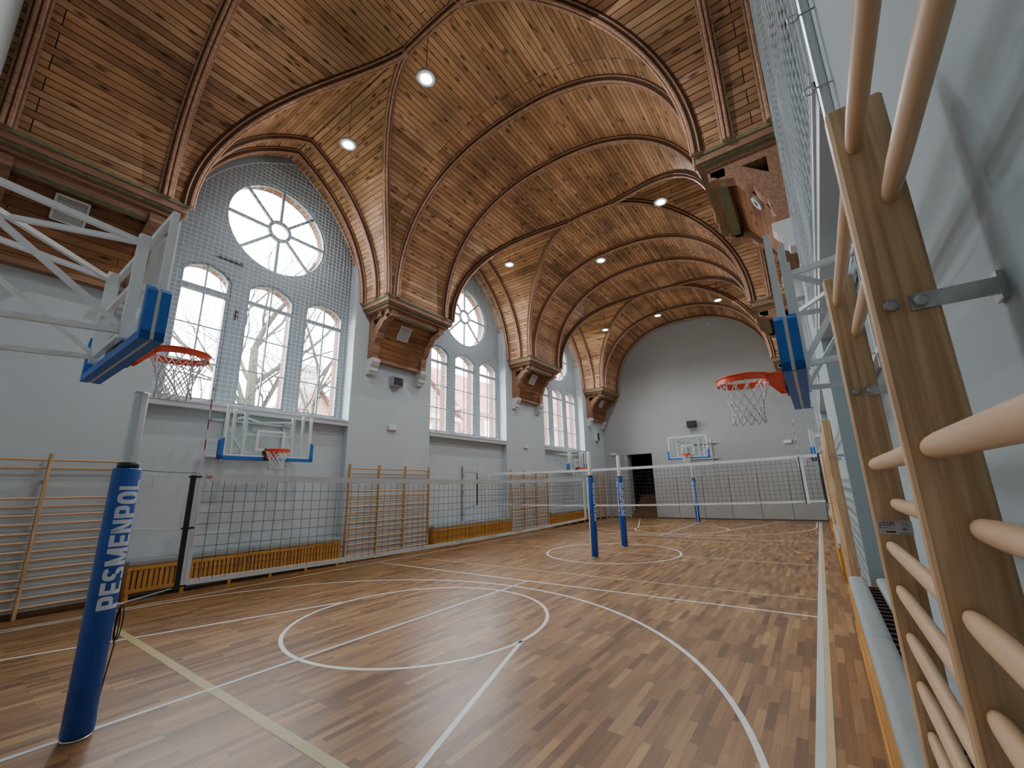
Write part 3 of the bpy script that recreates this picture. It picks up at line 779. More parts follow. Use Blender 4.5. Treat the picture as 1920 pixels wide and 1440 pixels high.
# ------------------------------------------------------------------ volleyball posts
def post(x, y, label, texts, polemat, extra=None):
    t = thing('volleyball_post', label, 'post', (x, y, 0), 0, 'padded volleyball posts')
    obj('pole', cached(('pole', polemat), lambda: MB().lathe([(.0535, .0), (.0535, 2.66), (.050, 2.675), (.01, 2.68)], n=28).mesh('pole', polemat, True)), None, t)
    R = .094
    obj('pad', cached('pad', lambda: MB().lathe([(.05, .02), (R - .006, .02), (R, .035), (R, 1.985), (R - .008, 2.0), (.05, 2.0)], n=40).mesh('pad', 'blue', True)), None, t)
    obj('collar', cached('collar', lambda: MB().lathe([(.06, 2.0), (.072, 2.0), (.072, 2.045), (.056, 2.05)], n=28).mesh('collar', 'blackplastic', True)), None, t)
    obj('floor_ring', cached('fring', lambda: MB().lathe([(.05, .001), (.092, .001), (.092, .012), (.05, .02)], n=28).mesh('floor_ring', 'steel', True)), None, t)
    def mk():
        mb = MB()
        letters = 'PESMENPOL'; wid = {'M': 1.35, 'P': 1, 'E': .92, 'S': 1, 'N': 1.08, 'O': 1.05, 'L': .88}
        tot = sum(wid[c] for c in letters); z = .885; H = 1.025; span = math.radians(96)
        for ch in letters:
            wz = H * wid[ch] / tot
            # turned 90 degrees: letter width runs up the post, letter top points to the viewer's left
            for uv, fs in block_letter(ch):
                if len(uv) == 4:                      # subdivide across the curve of the pad
                    g = 6; q = []
                    for i in range(g + 1):
                        for (a_, b_) in ((uv[0], uv[3]), (uv[1], uv[2])):
                            q.append((a_[0] + (b_[0] - a_[0]) * i / g, a_[1] + (b_[1] - a_[1]) * i / g))
                    uv, fs = q, [(2 * i, 2 * i + 1, 2 * i + 3, 2 * i + 2) for i in range(g)]
                vs = []
                for u, v in uv:
                    a = span / 2 - span * v; zz = z + (u * .88 + .06) * wz
                    vs.append(((R + .0012) * math.cos(a), (R + .0012) * math.sin(a), zz))
                mb.add(vs, fs)
            z += wz
        return mb.mesh('lettering', 'letter', False)
    me = cached('lettering', mk)
    for a in texts:
        o = link('lettering', me, t); o.rotation_euler = (0, 0, math.radians(a))
    return t
p1 = post(-4.875, 1.0, 'blue padded volleyball post in the left foreground with silver top', [20, 150], 'alu')
p2 = post(-4.98, 10.24, 'blue padded volleyball post holding the far end of the near net', [13, 143], 'white')
p3 = post(-5.02, 12.36, 'blue padded volleyball post just behind the transverse net, white letters facing', [-38, -168], 'white')
p4 = post(-4.99, 21.55, 'farthest blue padded volleyball post, in front of the end wall', [0, -150], 'white')
obj('strap', MB().box(.094, .099, -.012, .012, .05, 1.98), 'letter', p4).rotation_euler = (0, 0, math.radians(-77))
mb = MB()
def around(a, r, z): return (r * math.cos(math.radians(a)), r * math.sin(math.radians(a)), z)
for i in range(3): mb.tube([around(-128 + 12 * i, .10, 1.98), around(-124 + 10 * i, .112, 1.5), around(-122 + 9 * i, .108, 1.0), around(-118 + 5 * i, .112, .4), around(-112, .105, .05)], .006, 5)
for z in (1.35, .93): mb.tube([around(-134, .103, z), around(-118, .125, z + .02), around(-100, .105, z - .01)], .008, 5)
obj('hanging_rope', mb, 'cord', p2)

# ------------------------------------------------------------------ volleyball nets
def grid_net(P, U, V, nu, nv, r, sides=4, sag=None):
    """cords between P and P+U (nu cells) and P+V (nv cells)"""
    mb = MB(); P = Vector(P); U = Vector(U); V = Vector(V)
    f = sag or (lambda u, v: Vector((0, 0, 0)))
    for i in range(nu + 1):
        k = 4; mb.tube([P + U * (i / nu) + V * (j / k) + f(i / nu, j / k) for j in range(k + 1)], r, sides)
    for j in range(nv + 1):
        k = max(8, nu // 4); mb.tube([P + U * (i / k) + V * (j / nv) + f(i / k, j / nv) for i in range(k + 1)], r, sides)
    return mb
# near net, along the hall
XN = -4.92; NY0, NY1 = 1.56, 9.70
sagA = lambda u, v: Vector((.004 * math.sin(u * 60 + v * 3), 0, -.05 * 4 * u * (1 - u)))
zt, zb = 1.97, .955
nA = thing('volleyball_net', 'long black volleyball net stretched along the hall between two blue posts', 'volleyball net', (XN, NY0, 0))
offA = (XN, NY0, 0)
obj('mesh', grid_net((XN, NY0, zb + .03), (0, NY1 - NY0, 0), (0, 0, zt - zb - .1), 80, 9, .0024, 4, sagA), 'black', nA, off=offA)
def band(f, z0, z1, x, y0, y1, n=40, th=.006):
    mb = MB(); vs = []
    for i in range(n + 1):
        y = y0 + (y1 - y0) * i / n; s = f(i / n)
        vs += [(x - th / 2, y, z0 + s), (x + th / 2, y, z0 + s), (x + th / 2, y, z1 + s), (x - th / 2, y, z1 + s)]
    fs = [(i * 4 + j, i * 4 + 4 + j, i * 4 + 4 + (j + 1) % 4, i * 4 + (j + 1) % 4) for i in range(n) for j in range(4)] + [(0, 1, 2, 3), (4 * n + 3, 4 * n + 2, 4 * n + 1, 4 * n)]
    return mb.add(vs, fs)
sg_ = lambda u: -.05 * 4 * u * (1 - u)
obj('top_tape', band(sg_, zt - .072, zt, XN, NY0 - .02, NY1 + .02), 'tape', nA, off=offA)
obj('bottom_tape', band(sg_, zb, zb + .052, XN, NY0 - .02, NY1 + .02), 'tape', nA, off=offA)
obj('side_tape', MB().box(XN - .005, XN + .005, NY0 - .045, NY0 + .02, zb, zt), 'tape', nA, off=offA)
obj('side_tape', MB().box(XN - .005, XN + .005, NY1 - .02, NY1 + .045, zb, zt), 'tape', nA, off=offA)
mb = MB().box(XN - .009, XN + .009, NY0 - .085, NY0 - .045, zb - .015, zt - .02)
for z in (zt - .035, (zt + zb) / 2, zb + .0): mb.box(XN - .011, XN + .011, NY0 - .10, NY0 + .0, z - .008, z + .008)
obj('end_stick', mb, 'black', nA, off=offA)
obj('end_stick', MB().box(XN - .009, XN + .009, NY1 + .045, NY1 + .075, zb, zt), 'cord', nA, off=offA)
uv, fs = text_mesh('tex', .02)
k = 1
me_t, me_e = text_mesh('t', .02), text_mesh('ex', .02)
for (uvx, fsx), y0, y1, z1, mt in ((me_t, NY0 + .030, NY0 + .043, zt - .016, 'ink'), (me_e, NY0 + .046, NY0 + .085, zt - .024, 'logored')):
    obj('logo', MB().add([(XN + .0042, y0 + (y1 - y0) * a + .012 * b, zt - .052 + (z1 - zt + .052) * b) for a, b in uvx], fsx), mt, nA, off=offA)
def antenna(x, y, z0, z1, par, off, zsplit=None):
    a = obj('antenna', MB().tube([(x, y, z0), (x, y, z1)], .005, 6), 'tape', par, off=off)
    mb = MB(); zz = zsplit or z0 + .25; k = 0
    while zz < z1 - .02:
        if k % 2 == 0: mb.tube([(x, y, zz), (x, y, min(z1, zz + .1))], .0056, 6)
        zz += .1; k += 1
    obj('red_stripes', mb, 'red', a, off=(0, 0, 0)); return a
def antenna2(x, y, z0, z1, par, off, zsplit=None):
    a = obj('antenna', MB().tube([(x, y, z0), (x, y, z1)], .005, 6), 'tape', par, off=off)
    mb = MB(); zz = zsplit or z0 + .25; k = 0
    while zz < z1 - .02:
        if k % 2 == 0: mb.tube([(x, y, zz), (x, y, min(z1, zz + .1))], .0058, 6)
        zz += .1; k += 1
    obj('red_stripes', mb, 'red', a, off=off); return a
antenna2(XN + .006, NY0 - .012, zb + .05, 2.83, nA, offA, 2.20)
# ropes from the near net to the foreground post, a thing of their own
def rope(name, mb, mat, label, loc):
    o = obj(name, mb, mat, None, loc, off=loc); return tag(o, label, 'rope')
mb = MB()
pe = (-4.87, 1.10)
mb.tube([(pe[0], pe[1], 1.985), (XN, 1.3, 1.975), (XN, NY0, 1.97)], .003, 5)
obj('steel_cable', mb, 'black', nA, off=offA)
mb = MB()
mb.tube([(pe[0], pe[1], 1.955), (XN, 1.3, 1.945), (XN, NY0 - .10, 1.935)], .003, 5)
mb.tube([(pe[0], pe[1], 1.49), (XN, 1.3, 1.475), (XN, NY0 - .10, 1.465)], .003, 5)
mb.tube([(pe[0], pe[1] + .01, .905), (XN, 1.25, .915), (XN, NY0 - .05, .955)], .004, 5)
mb.tube([(pe[0], 1.17, 1.95), (pe[0], 1.16, 1.87), (pe[0] - .01, 1.185, 1.83), (pe[0], 1.19, 1.90), (pe[0], 1.18, 1.95), (pe[0], 1.20, 1.84), (pe[0], 1.185, 1.78)], .003, 5)
mb.tube([(pe[0], 1.10, 1.5), (pe[0], 1.115, 1.46), (pe[0], 1.105, 1.40), (pe[0], 1.10, 1.3), (pe[0], 1.11, 1.22)], .003, 5)
obj('tie_rope', mb, 'cord', nA, off=offA)
mb = MB()
for i in range(12):
    a = i * 2.1; mb.tube([(pe[0] + .012 * math.cos(a), pe[1] + .015 * math.sin(a) + .01, .905), (pe[0] + .02 * math.cos(a + 1), pe[1] + .02 * math.sin(a + 1) + .01, .905 + .014 * math.sin(a * 2)), (pe[0] + .012 * math.cos(a + 2), pe[1] + .018 * math.sin(a + 2) + .012, .90)], .0045, 5)
obj('rope_knot', mb, 'cord', nA, off=offA)
mb = MB()
def loop_pts(y, zc, ry, rz, tw): return [(pe[0] + .01 + tw * math.sin(2 * a), y + ry * math.sin(a), zc + rz * math.cos(a)) for a in [2 * PI * i / 18 for i in range(19)]]
mb.tube(loop_pts(1.125, .76, .022, .13, .006), .0042, 6); mb.tube(loop_pts(1.115, .755, .012, .125, -.006), .0042, 6)
mb.tube([(XN, NY0 - .05, .955), (XN, 1.35, .915), (pe[0], 1.19, .90), (pe[0], 1.12, .89), (pe[0] + .01, 1.105, .66), (pe[0] + .01, 1.12, .60), (pe[0] + .01, 1.10, .40), (pe[0] + .01, 1.085, .2), (pe[0] + .01, 1.092, .09), (pe[0] + .02, 1.088, .03), (pe[0] + .03, 1.06, .008), (pe[0] + .05, 1.0, .006)], .0045, 6)
rope('black_cord', mb, 'black', 'coiled black cord hanging from the left foreground post to the floor', (pe[0], pe[1], .006))
# transverse net
YN = 11.3; BX0, BX1 = -9.86, .04
nB = thing('volleyball_net', 'wide black volleyball net stretched across the hall from wall to wall', 'volleyball net', (XA, YN, 0))
offB = (XA, YN, 0)
zt2, zb2 = 2.325, 1.25
tilt = lambda u: -.0 - .075 * 4 * u * (1 - u) * .9
sagB = lambda u, v: Vector((0, .003 * math.sin(u * 70), tilt(u)))
obj('mesh', grid_net((BX0, YN, zb2 + .03), (BX1 - BX0, 0, .02), (0, 0, zt2 - zb2 - .1), 97, 10, .0026, 4, sagB), 'black', nB, off=offB)
def bandx(f, z0, z1, y, x0, x1, n=40, th=.006):
    mb = MB(); vs = []
    for i in range(n + 1):
        x = x0 + (x1 - x0) * i / n; s = f(i / n)
        vs += [(x, y - th / 2, z0 + s), (x, y - th / 2, z1 + s), (x, y + th / 2, z1 + s), (x, y + th / 2, z0 + s)]
    fs = [(i * 4 + j, i * 4 + 4 + j, i * 4 + 4 + (j + 1) % 4, i * 4 + (j + 1) % 4) for i in range(n) for j in range(4)] + [(0, 1, 2, 3), (4 * n + 3, 4 * n + 2, 4 * n + 1, 4 * n)]
    return mb.add(vs, fs)
obj('top_tape', bandx(lambda u: tilt(u) + .01 * u, zt2 - .07, zt2, YN, BX0, BX1), 'tape', nB, off=offB)
obj('bottom_tape', bandx(lambda u: tilt(u) + .05 * u, zb2, zb2 + .045, YN, BX0, BX1), 'tape', nB, off=offB)
for xx in (-.27, -9.35):
    obj('side_tape', MB().box(xx - .025, xx + .025, YN - .006, YN + .006, zb2 + (.02 if xx > -5 else -.04), zt2 - .02), 'tape', nB, off=offB)
obj('side_cord', MB().box(-.325, -.305, YN - .007, YN + .007, zb2 + .02, zt2 - .03), 'black', nB, off=offB)
obj('end_stick', MB().box(BX0 - .05, BX0, YN - .01, YN + .01, zb2 - .01, zt2), 'black', nB, off=offB)
obj('end_stick', MB().box(BX1, BX1 + .035, YN - .01, YN + .01, zb2 + .04, zt2 + .02), 'black', nB, off=offB)
mb = MB()
for z0, z1 in ((2.33, 2.40), (1.25, 1.10)):
    mb.tube([(BX0 - .02, YN, z0), (-10.5, YN, z1)], .006, 5)
    mb.tube([(BX1 + .02, YN, z0 + .02), (.44, YN, z0 + .02)], .006, 5)
obj('tie_rope', mb, 'black', nB, off=offB)
antenna2(-.30, YN - .01, 2.0, 3.14, nB, offB, 2.36); antenna2(-9.86, YN - .01, 2.0, 3.2, nB, offB, 2.36)
for xx, s, l in ((-10.62, 1, 'slim grey steel net rail on the left wall below the second window'), (mir(-10.62), -1, 'slim grey steel net rail on the right wall behind the net end')):
    t = thing('net_rail', l, 'rail', (xx, YN, .72))
    obj('rail', MB().box(s * .02 - .02, s * .02 + .02, -.03, .03, 0, 1.88), 'zinc', t)
    for z in (.15, .95, 1.55): obj('clamp', MB().box(min(s * .04, s * .11), max(s * .04, s * .11), -.025, .025, z, z + .05), 'zinc', t)

# ------------------------------------------------------------------ basketball hoops
def hoop_net():
    mb = MB(); n = 12; L = .42
    lev = [(0, .225), (-.10, .185), (-.17, .158), (-.235, .140), (-.295, .130), (-.355, .128), (-.42, .138)]
    for sgn in (1, -1):
        for k in range(n):
            pts = []
            for i, (z, r) in enumerate(lev):
                for sub in ((0, .5) if i < len(lev) - 1 else (0,)):
                    z2, r2 = (lev[i + 1] if i < len(lev) - 1 else lev[i])
                    zz = z + (z2 - z) * sub; rr = r + (r2 - r) * sub
                    a = 2 * PI * (k + sgn * (i + sub) * .5) / n
                    pts.append((rr * math.cos(a), rr * math.sin(a), zz))
            mb.tube(pts, .0055, 5)
    return mb
def hoop(label, loc, rz, D, kind):
    """origin: bottom centre of the glass board's front face; +Y faces the court; D = distance back to the wall"""
    t = thing('basketball_hoop', label, 'basketball hoop', loc, rz, 'glass basketball backboards')
    HW, HB = .9, 1.05
    obj('backboard', cached('bb', lambda: MB().box(-HW + .01, HW - .01, -.022, -.008, .01, HB - .01).mesh('backboard', 'acryl')), None, t)
    def frame():
        mb = MB()
        for x0, x1, z0, z1 in ((-HW, HW, 0, .05), (-HW, HW, HB - .05, HB), (-HW, -HW + .05, 0, HB), (HW - .05, HW, 0, HB)): mb.box(x0, x1, -.045, 0, z0, z1)
        return mb.mesh('board_frame', 'white')
    obj('board_frame', cached('bbf', frame), None, t)
    def sq():
        mb = MB()
        for x0, x1, z0, z1 in ((-.295, .295, .15, .2), (-.295, .295, .55, .6), (-.295, -.245, .15, .6), (.245, .295, .15, .6)): mb.box(x0, x1, -.009, -.004, z0, z1)
        return mb.mesh('target_square', 'tape')
    obj('target_square', cached('bbs', sq), None, t)
    def pad():
        mb = MB(); e = .055
        for y0, y1 in ((-.032, .028), (-.115, -.055)):
            mb.box(-HW - e, HW + e, y0, y1, -e, .012)
            for s in (-1, 1):
                xi, xo = s * (HW - .012), s * (HW + e)
                poly = [(xi, -e), (xo, -e), (xo, .33), (xi, .38)]
                mb.prism(poly if s > 0 else poly[::-1], y0, y1, lambda u, v, a: (u, a, v))
        return mb.mesh('edge_pad', 'bluefoam')
    obj('edge_pad', cached('bbp', pad), None, t)
    def strip():
        mb = MB(); mb.box(-HW - .05, HW + .05, -.055, -.032, -.05, .0)
        for s in (-1, 1): mb.box(min(s * HW, s * (HW + .05)), max(s * HW, s * (HW + .05)), -.055, -.032, -.05, .34)
        return mb.mesh('pad_backing', 'boxwhite')
    obj('pad_backing', cached('bbst', strip), None, t)
    def rimm():
        mb = MB(); c = (0, .375, .15)
        mb.tube([(c[0] + .232 * math.cos(2 * PI * i / 40), c[1] + .232 * math.sin(2 * PI * i / 40), c[2]) for i in range(40)], .010, 8, True)
        mb.lathe([(.226, -.055), (.231, -.055), (.231, 0), (.226, 0)], (0, .375, .15), 40)
        mb.f = mb.f[:-2]; mb.m = mb.m[:-2]
        mb.box(-.10, .10, .045, .06, -.02, .165)
        mb.prism([(-.10, .045), (.10, .045), (.13, .19), (-.13, .19)], .132, .148, lambda u, v, a: (u, v, a))
        for s in (-1, 1): mb.prism([(.05, -.02), (.09, -.02), (.20, .11), (.20, .145), (.05, .16)], s * .095 - .006, s * .095 + .006, lambda u, v, a: (a, u, v))
        me = mb.mesh('rim', 'orange', True); smooth_by_angle(me, .7); return me
    obj('rim', cached('rim', rimm), None, t)
    obj('rim_mount', cached('rimb', lambda: MB().box(-.11, .11, -.10, .046, -.045, .20).mesh('rim_mount', 'blackplastic')), None, t)
    me = cached('hnet', lambda: hoop_net().mesh('hoop_net', 'cord', True)); link('hoop_net', me, t, (0, .375, .145))
    # support truss
    mb = MB(); w = .042; yb = -.095; yw = -D
    for s in (-1, 1):
        ux = s * .5
        mb.box(ux - .03, ux + .03, yb - .05, yb + .02, .04, HB - .1)
        if kind == 'big':
            mb.bar((ux, yb - .03, HB - .17), (ux, yw, HB - .05), w); mb.bar((ux, yb - .03, HB - .17), (ux - s * .8, yw, HB - .05), w * .9)
            mb.bar((ux, yb - .03, .10), (ux, yw, .0), w)
            mb.bar((ux, yb - .03, .12), (ux, yw, HB - .08), w * .9)
            mb.box(ux - .03, ux + .03, yw, yw + .05, -.1, HB + .1)
        else:
            wx_ = s * .62
            mb.bar((ux, yb - .03, HB - .2), (wx_, yw, HB - .2), w); mb.bar((ux, yb - .03, .08), (wx_, yw, .08), w)
            mb.bar((ux, yb - .03, .10), (wx_, yw, HB - .24), w * .8); mb.bar((ux, yb - .03, HB - .2), (-s * .2, yw, HB - .2), w * .8)
            mb.bar((wx_, yw + .02, -.05), (wx_, yw + .02, HB), w)
            mb.box(s * .72 - .025, s * .72 + .025, yb - .03, yb + .02, .04, HB - .04)
    mb.bar((-.9, yw + .025, HB - .2), (.9, yw + .025, HB - .2), w); mb.bar((-.9, yw + .025, .06), (.9, yw + .025, .06), w)
    mb.bar((-.5, yb - .02, .5), (.5, yb - .02, .5), w * .9); mb.bar((-.5, yb - .02, .10), (.5, yb - .02, .10), w)
    obj('support_frame', mb, 'white', t)
    return t
hoop('glass backboard on a long white truss at top left, seen from the side', (-4.77, .82, 2.92), 0, 1.20, 'big')
hoop('glass backboard with white hoop net on the left wall below the first window', (-9.75, 4.27, 2.54), -PI / 2, .855, 'wall')
hoop('glass backboard on the left wall below the third window, mostly behind posts', (-9.75, 18.75, 2.54), -PI / 2, .855, 'wall')
hoop('glass backboard seen edge-on at right with orange hoop over the hall', (-.07, 4.32, 2.55), PI / 2, .575, 'wall')
hoop('small distant glass backboard seen edge-on at right above the net end', (-.07, 18.75, 2.55), PI / 2, .575, 'wall')
hoop('glass backboard with red hoop in front of the far end wall', (-5.0, 21.15, 3.01), PI, 2.42, 'wall')

# ------------------------------------------------------------------ pendant lamps
def lamp(x, y, label, zc=9.75):
    t = thing('pendant_lamp', label, 'lamp', (x, y, zc), 0, 'round white pendant lamps')
    zt_ = SPR + B_ * (1 - min(1, abs(x - XA) / A_) ** PN) ** (1 / PN)
    zt_ = max(zt_, lun_z(min(abs(y - b) for b in BAYS)))
    obj('cord', MB().tube([(0, 0, .12), (0, 0, zt_ - zc)], .006, 5), 'black', t)
    obj('housing', cached('lampb', lambda: MB().lathe([(.05, .14), (.06, .10), (.16, .035), (.195, .02), (.2, 0), (.192, -.012), (.168, -.010)], n=32).mesh('housing', 'lampbody', True)), None, t)
    obj('diffuser', cached('lampd', lambda: MB().lathe([(.168, 0), (.164, -.014), (.10, -.02), (.01, -.021)], n=32).mesh('diffuser', 'lampglass', True)), None, t)
    l = bpy.data.lights.new('lamp_glow', 'POINT'); l.energy = 6.5; l.color = (.96, .98, 1); l.shadow_soft_size = 0
    link('lamp_glow', l, t, (0, 0, -.06))
    l = bpy.data.lights.new('lamp_light', 'SPOT'); l.energy = 58; l.color = (.96, .98, 1); l.shadow_soft_size = 0; l.spot_size = 2.7; l.spot_blend = .7
    link('lamp_light', l, t, (0, 0, -.06))
LN = [['over the near bay, left one', 'over the near bay, middle one', 'over the near bay, right one'], ['over the middle bay, left one', 'over the middle bay, middle one', 'over the middle bay, right one'], ['over the far bay, left one', 'over the far bay, middle one', 'over the far bay, right one']]
LP = [[(-7.86, 4.4, 9.76), (-5.19, 4.4, 9.79), (-2.52, 4.4, 9.75)], [(-8.0, 10.93, 9.7), (-5.17, 12.6, 9.62), (-2.51, 10.9, 9.72)], [(-7.85, 19.0, 9.65), (-5.13, 19.0, 9.7), (-2.46, 19.0, 9.7)]]
for i in range(3):
    for j in range(3):
        x, y, z = LP[i][j]; lamp(x, y, 'round white pendant lamp ' + LN[i][j], z)

# ------------------------------------------------------------------ protective nets over the windows
def prot_net(yc, right, label):
    xw = -10.42 if not right else XR - .03
    cell = .105; rc = .0058 if right else .0034
    t = thing('protective_net', label, 'safety net', (xw, yc, ZS1 + .03), 0, 'white safety nets over the window bays')
    mb = MB(); s = 1 if not right else -1
    hwid = HN + .02
    def top(d): return lun_z(min(abs(d), LW - .02)) - .42 if abs(d) < LW else SPR
    wob = (lambda y, z: s * (.025 * math.sin(y * 2.3 + z * .6) + .012 * math.sin(z * 3.1 + y * 5)))
    z0 = ZS1 + .04
    n = int(2 * hwid / cell)
    for i in range(n + 1):
        d = -hwid + 2 * hwid * i / n; zt_ = top(d); k = max(4, int((zt_ - z0) / .7))
        mb.tube([(xw + wob(d, z0 + (zt_ - z0) * j / k), yc + d + .01 * math.sin(j * 1.7 + i), z0 + (zt_ - z0) * j / k) for j in range(k + 1)], rc, 3)
    nz = int((top(0) - z0) / cell)
    for j in range(nz + 1):
        z = z0 + j * cell; 
        hs = hwid
        while hs > .05 and top(hs) < z: hs -= .02
        k = max(3, int(2 * hs / .45))
        mb.tube([(xw + wob(-hs + 2 * hs * i / k, z), yc - hs + 2 * hs * i / k, z + .012 * math.sin(i * 1.3 + j)) for i in range(k + 1)], rc, 3)
    obj('cord_mesh', mb, 'netcord', t, off=(xw, yc, ZS1 + .03))
    edge = [(xw + wob(-hwid, z0), yc - hwid, z0)] + [(xw + wob(d, top(d)), yc + d, top(d)) for d in [-hwid + 2 * hwid * i / 30 for i in range(31)]] + [(xw, yc + hwid, z0)]
    mb = MB().tube(edge, .006, 5); mb.tube([(xw, yc - hwid + 2 * hwid * i / 20, z0 - .015 - .02 * abs(math.sin(i * .9))) for i in range(21)], .005, 5)
    obj('edge_rope', mb, 'netcord', t, off=(xw, yc, ZS1 + .03))
for i, yc in enumerate(BAYS):
    prot_net(yc, False, f'white square-mesh safety net hanging in front of the {NB[i]} left window')
    prot_net(yc, True, ['white safety net hanging on the right wall above the foreground wall bars', 'white safety net on the right wall behind the edge-on backboard', 'farthest white safety net on the right wall'][i])
# steel cable with eye hooks beside the right net
t = thing('net_cable', 'vertical white steel strip with eye hooks beside the right safety net', 'cable', (XR - .0115, 2.02, 2.6))
obj('strip', MB().box(-.01, .01, -.03, .03, 0, 4.6), 'white', t); obj('cable', MB().tube([(-.03, -.12, 0), (-.03, -.12, 4.6)], .012, 6), 'alu', t)
for z in (.75, 1.15, 1.75, 2.6, 3.4):
    mb = MB().tube([(.01, -.14, z), (-.05, -.14, z)], .004, 5)
    mb.tube([(-.07 + .02 * math.cos(2 * PI * i / 12), -.14, z + .02 * math.sin(2 * PI * i / 12)) for i in range(12)], .0035, 5, True)
    obj('eye_hook', mb, 'zinc', t)

# ------------------------------------------------------------------ small wall fittings
def wallbox(name, label, cat, x, y, z, sx, sy, sz, mat, lens=None, ax='x', s=1):
    t = thing(name, label, cat, (x, y, z))
    if ax == 'x':
        obj('case', MB().cbox(min(-.006, s * sx), max(0, s * sx), -sy / 2, sy / 2, -sz / 2, sz / 2, .008), mat, t)
        if lens: obj('cover', MB().box(min(s * sx, s * (sx + .008)), max(s * sx, s * (sx + .008)), -sy / 2 + .03, sy / 2 - .03, -sz / 2 + .03, sz / 2 - .03), lens, t)
    else:
        obj('case', MB().cbox(-sx / 2, sx / 2, -sy, .006, -sz / 2, sz / 2, .008), mat, t)
        if lens: obj('cover', MB().box(-sx / 2 + .03, sx / 2 - .03, -sy - .008, -sy, -sz / 2 + .03, sz / 2 - .03), lens, t)
    return t
wallbox('floodlight', 'grey boxy floodlight with dark lens on the left pier under the corbel', 'light fitting', XL, 7.97, 5.08, .20, .40, .30, 'greybox', 'darkglass')
wallbox('emergency_light', 'white emergency light on the left pier below the floodlight', 'light fitting', XL, 7.95, 3.65, .07, .30, .16, 'boxwhite', 'white')
wallbox('emergency_light', 'white emergency light on the second left pier', 'light fitting', XL, 15.1, 3.56, .07, .30, .16, 'boxwhite', 'white')
wallbox('wall_speaker', 'dark narrow speaker on the left pier near the far corner', 'speaker', XL, 22.5, 4.62, .16, .30, .5, 'boxwhite', 'blackplastic')
wallbox('exit_light', 'small pale exit light left of the doorway on the end wall', 'light fitting', -9.82, Y1, 3.62, .36, .06, .14, 'boxwhite', 'white', 'y')
wallbox('emergency_light', 'white emergency light at right on the end wall', 'light fitting', -.96, Y1, 3.63, .34, .06, .16, 'boxwhite', 'white', 'y')
wallbox('loudspeaker', 'black loudspeaker on the end wall above the far backboard', 'speaker', -5.18, Y1, 4.92, .46, .30, .34, 'blackplastic', 'ink', 'y')
wallbox('notice_board', 'pale sheet on the end wall left of the doorway', 'notice', -9.38, Y1, 3.12, .40, .012, .85, 'wall_dark', None, 'y')
t = thing('smoke_detector', 'small white detector high on the end wall under the arch', 'detector', (-3.73, Y1, 10.37))
obj('body', MB().prism([(.05 * math.cos(2 * PI * i / 20), .05 * math.sin(2 * PI * i / 20)) for i in range(20)], -.04, 0, lambda u, v, a: (u, a, v)), 'white', t)
wallbox('window_motor', 'slim dark window opener chain box above the first window light', 'opener', -10.78, 3.35, 7.28, .05, .55, .045, 'blackplastic')
wallbox('crank_box', 'dark crank box beside the first opening window', 'crank box', -10.78, 3.62, 5.95, .05, .06, .22, 'blackplastic', None)

# ------------------------------------------------------------------ outdoors
gr = MB().box(-110, -11.4, -60, 150, -1.2, -1.0)
struct('ground', gr, 'grass')
def tree(base, H, seed, label, lean=(0, 0), r0=.35, depth=5, spread=.75, trunk=.5):
    rnd = random.Random(seed); t = thing('bare_tree', label, 'tree', base, 0, 'bare winter trees outside the left windows')
    tr = MB(); tw = MB()
    def branch(p, d, L, r, lv):
        k = 5; pts = [p]; q = p; dd = d.copy(); jj = .03 if lv == 0 else .16
        for i in range(k):
            dd = (dd + Vector((rnd.gauss(0, jj), rnd.gauss(0, jj), rnd.gauss(.03, jj * .6)))).normalized()
            q = q + dd * (L / k); pts.append(q)
        rr = [r * (1 - .5 * i / k) for i in range(k + 1)]
        (tr if lv < 2 else tw).tube(pts, rr, 8 if lv < 2 else (5 if lv < 3 else 3))
        if lv >= depth or r < .004: return
        for c in range(6 if lv == 0 else 4):
            i = rnd.choice([3, 3, 4, 4, 5]) if lv == 0 else rnd.choice([1, 2, 3, 4, 5]); ang = rnd.uniform(0, 2 * PI); s = rnd.uniform(.5, 1.1) * spread
            o1 = dd.orthogonal().normalized(); o2 = dd.cross(o1)
            nd = (dd + (o1 * math.cos(ang) + o2 * math.sin(ang)) * s * 1.5 + Vector((0, 0, .1))).normalized()
            branch(pts[i], nd, (L * .55 if lv == 0 else L * rnd.uniform(.5, .75)), rr[i] * rnd.uniform(.42, .62), lv + 1)
        if lv < 3: branch(pts[-1], (dd + Vector((rnd.gauss(0, .2), rnd.gauss(0, .2), .1))).normalized(), L * (.5 if lv == 0 else .7), rr[-1] * .8, lv + 1)
    branch(Vector((0, 0, 0)), Vector((lean[0], lean[1], 1)).normalized(), H * trunk, r0, 0)
    obj('trunk', tr, 'bark', t, smooth=True); obj('twigs', tw, 'twig', t)
tree((-23, 9.15, -1), 17, 5, 'thick bare tree with mossy trunk outside the middle light of the first window', (0, .02), .40, 5, .7, .62)
tree((-22, 11.2, -1), 14, 12, 'bare leaning tree outside the right light of the first window', (.0, .06), .26, 5, .75, .6)
tree((-29, 8.3, -1), 15, 23, 'thin bare tree outside the left light of the first window', (0, -.05), .22, 5, .8, .5)
tree((-24, 22.5, -1), 11, 31, 'small bare tree in front of the red roof outside the second window', (.05, .1), .14, 4, .8, .5)
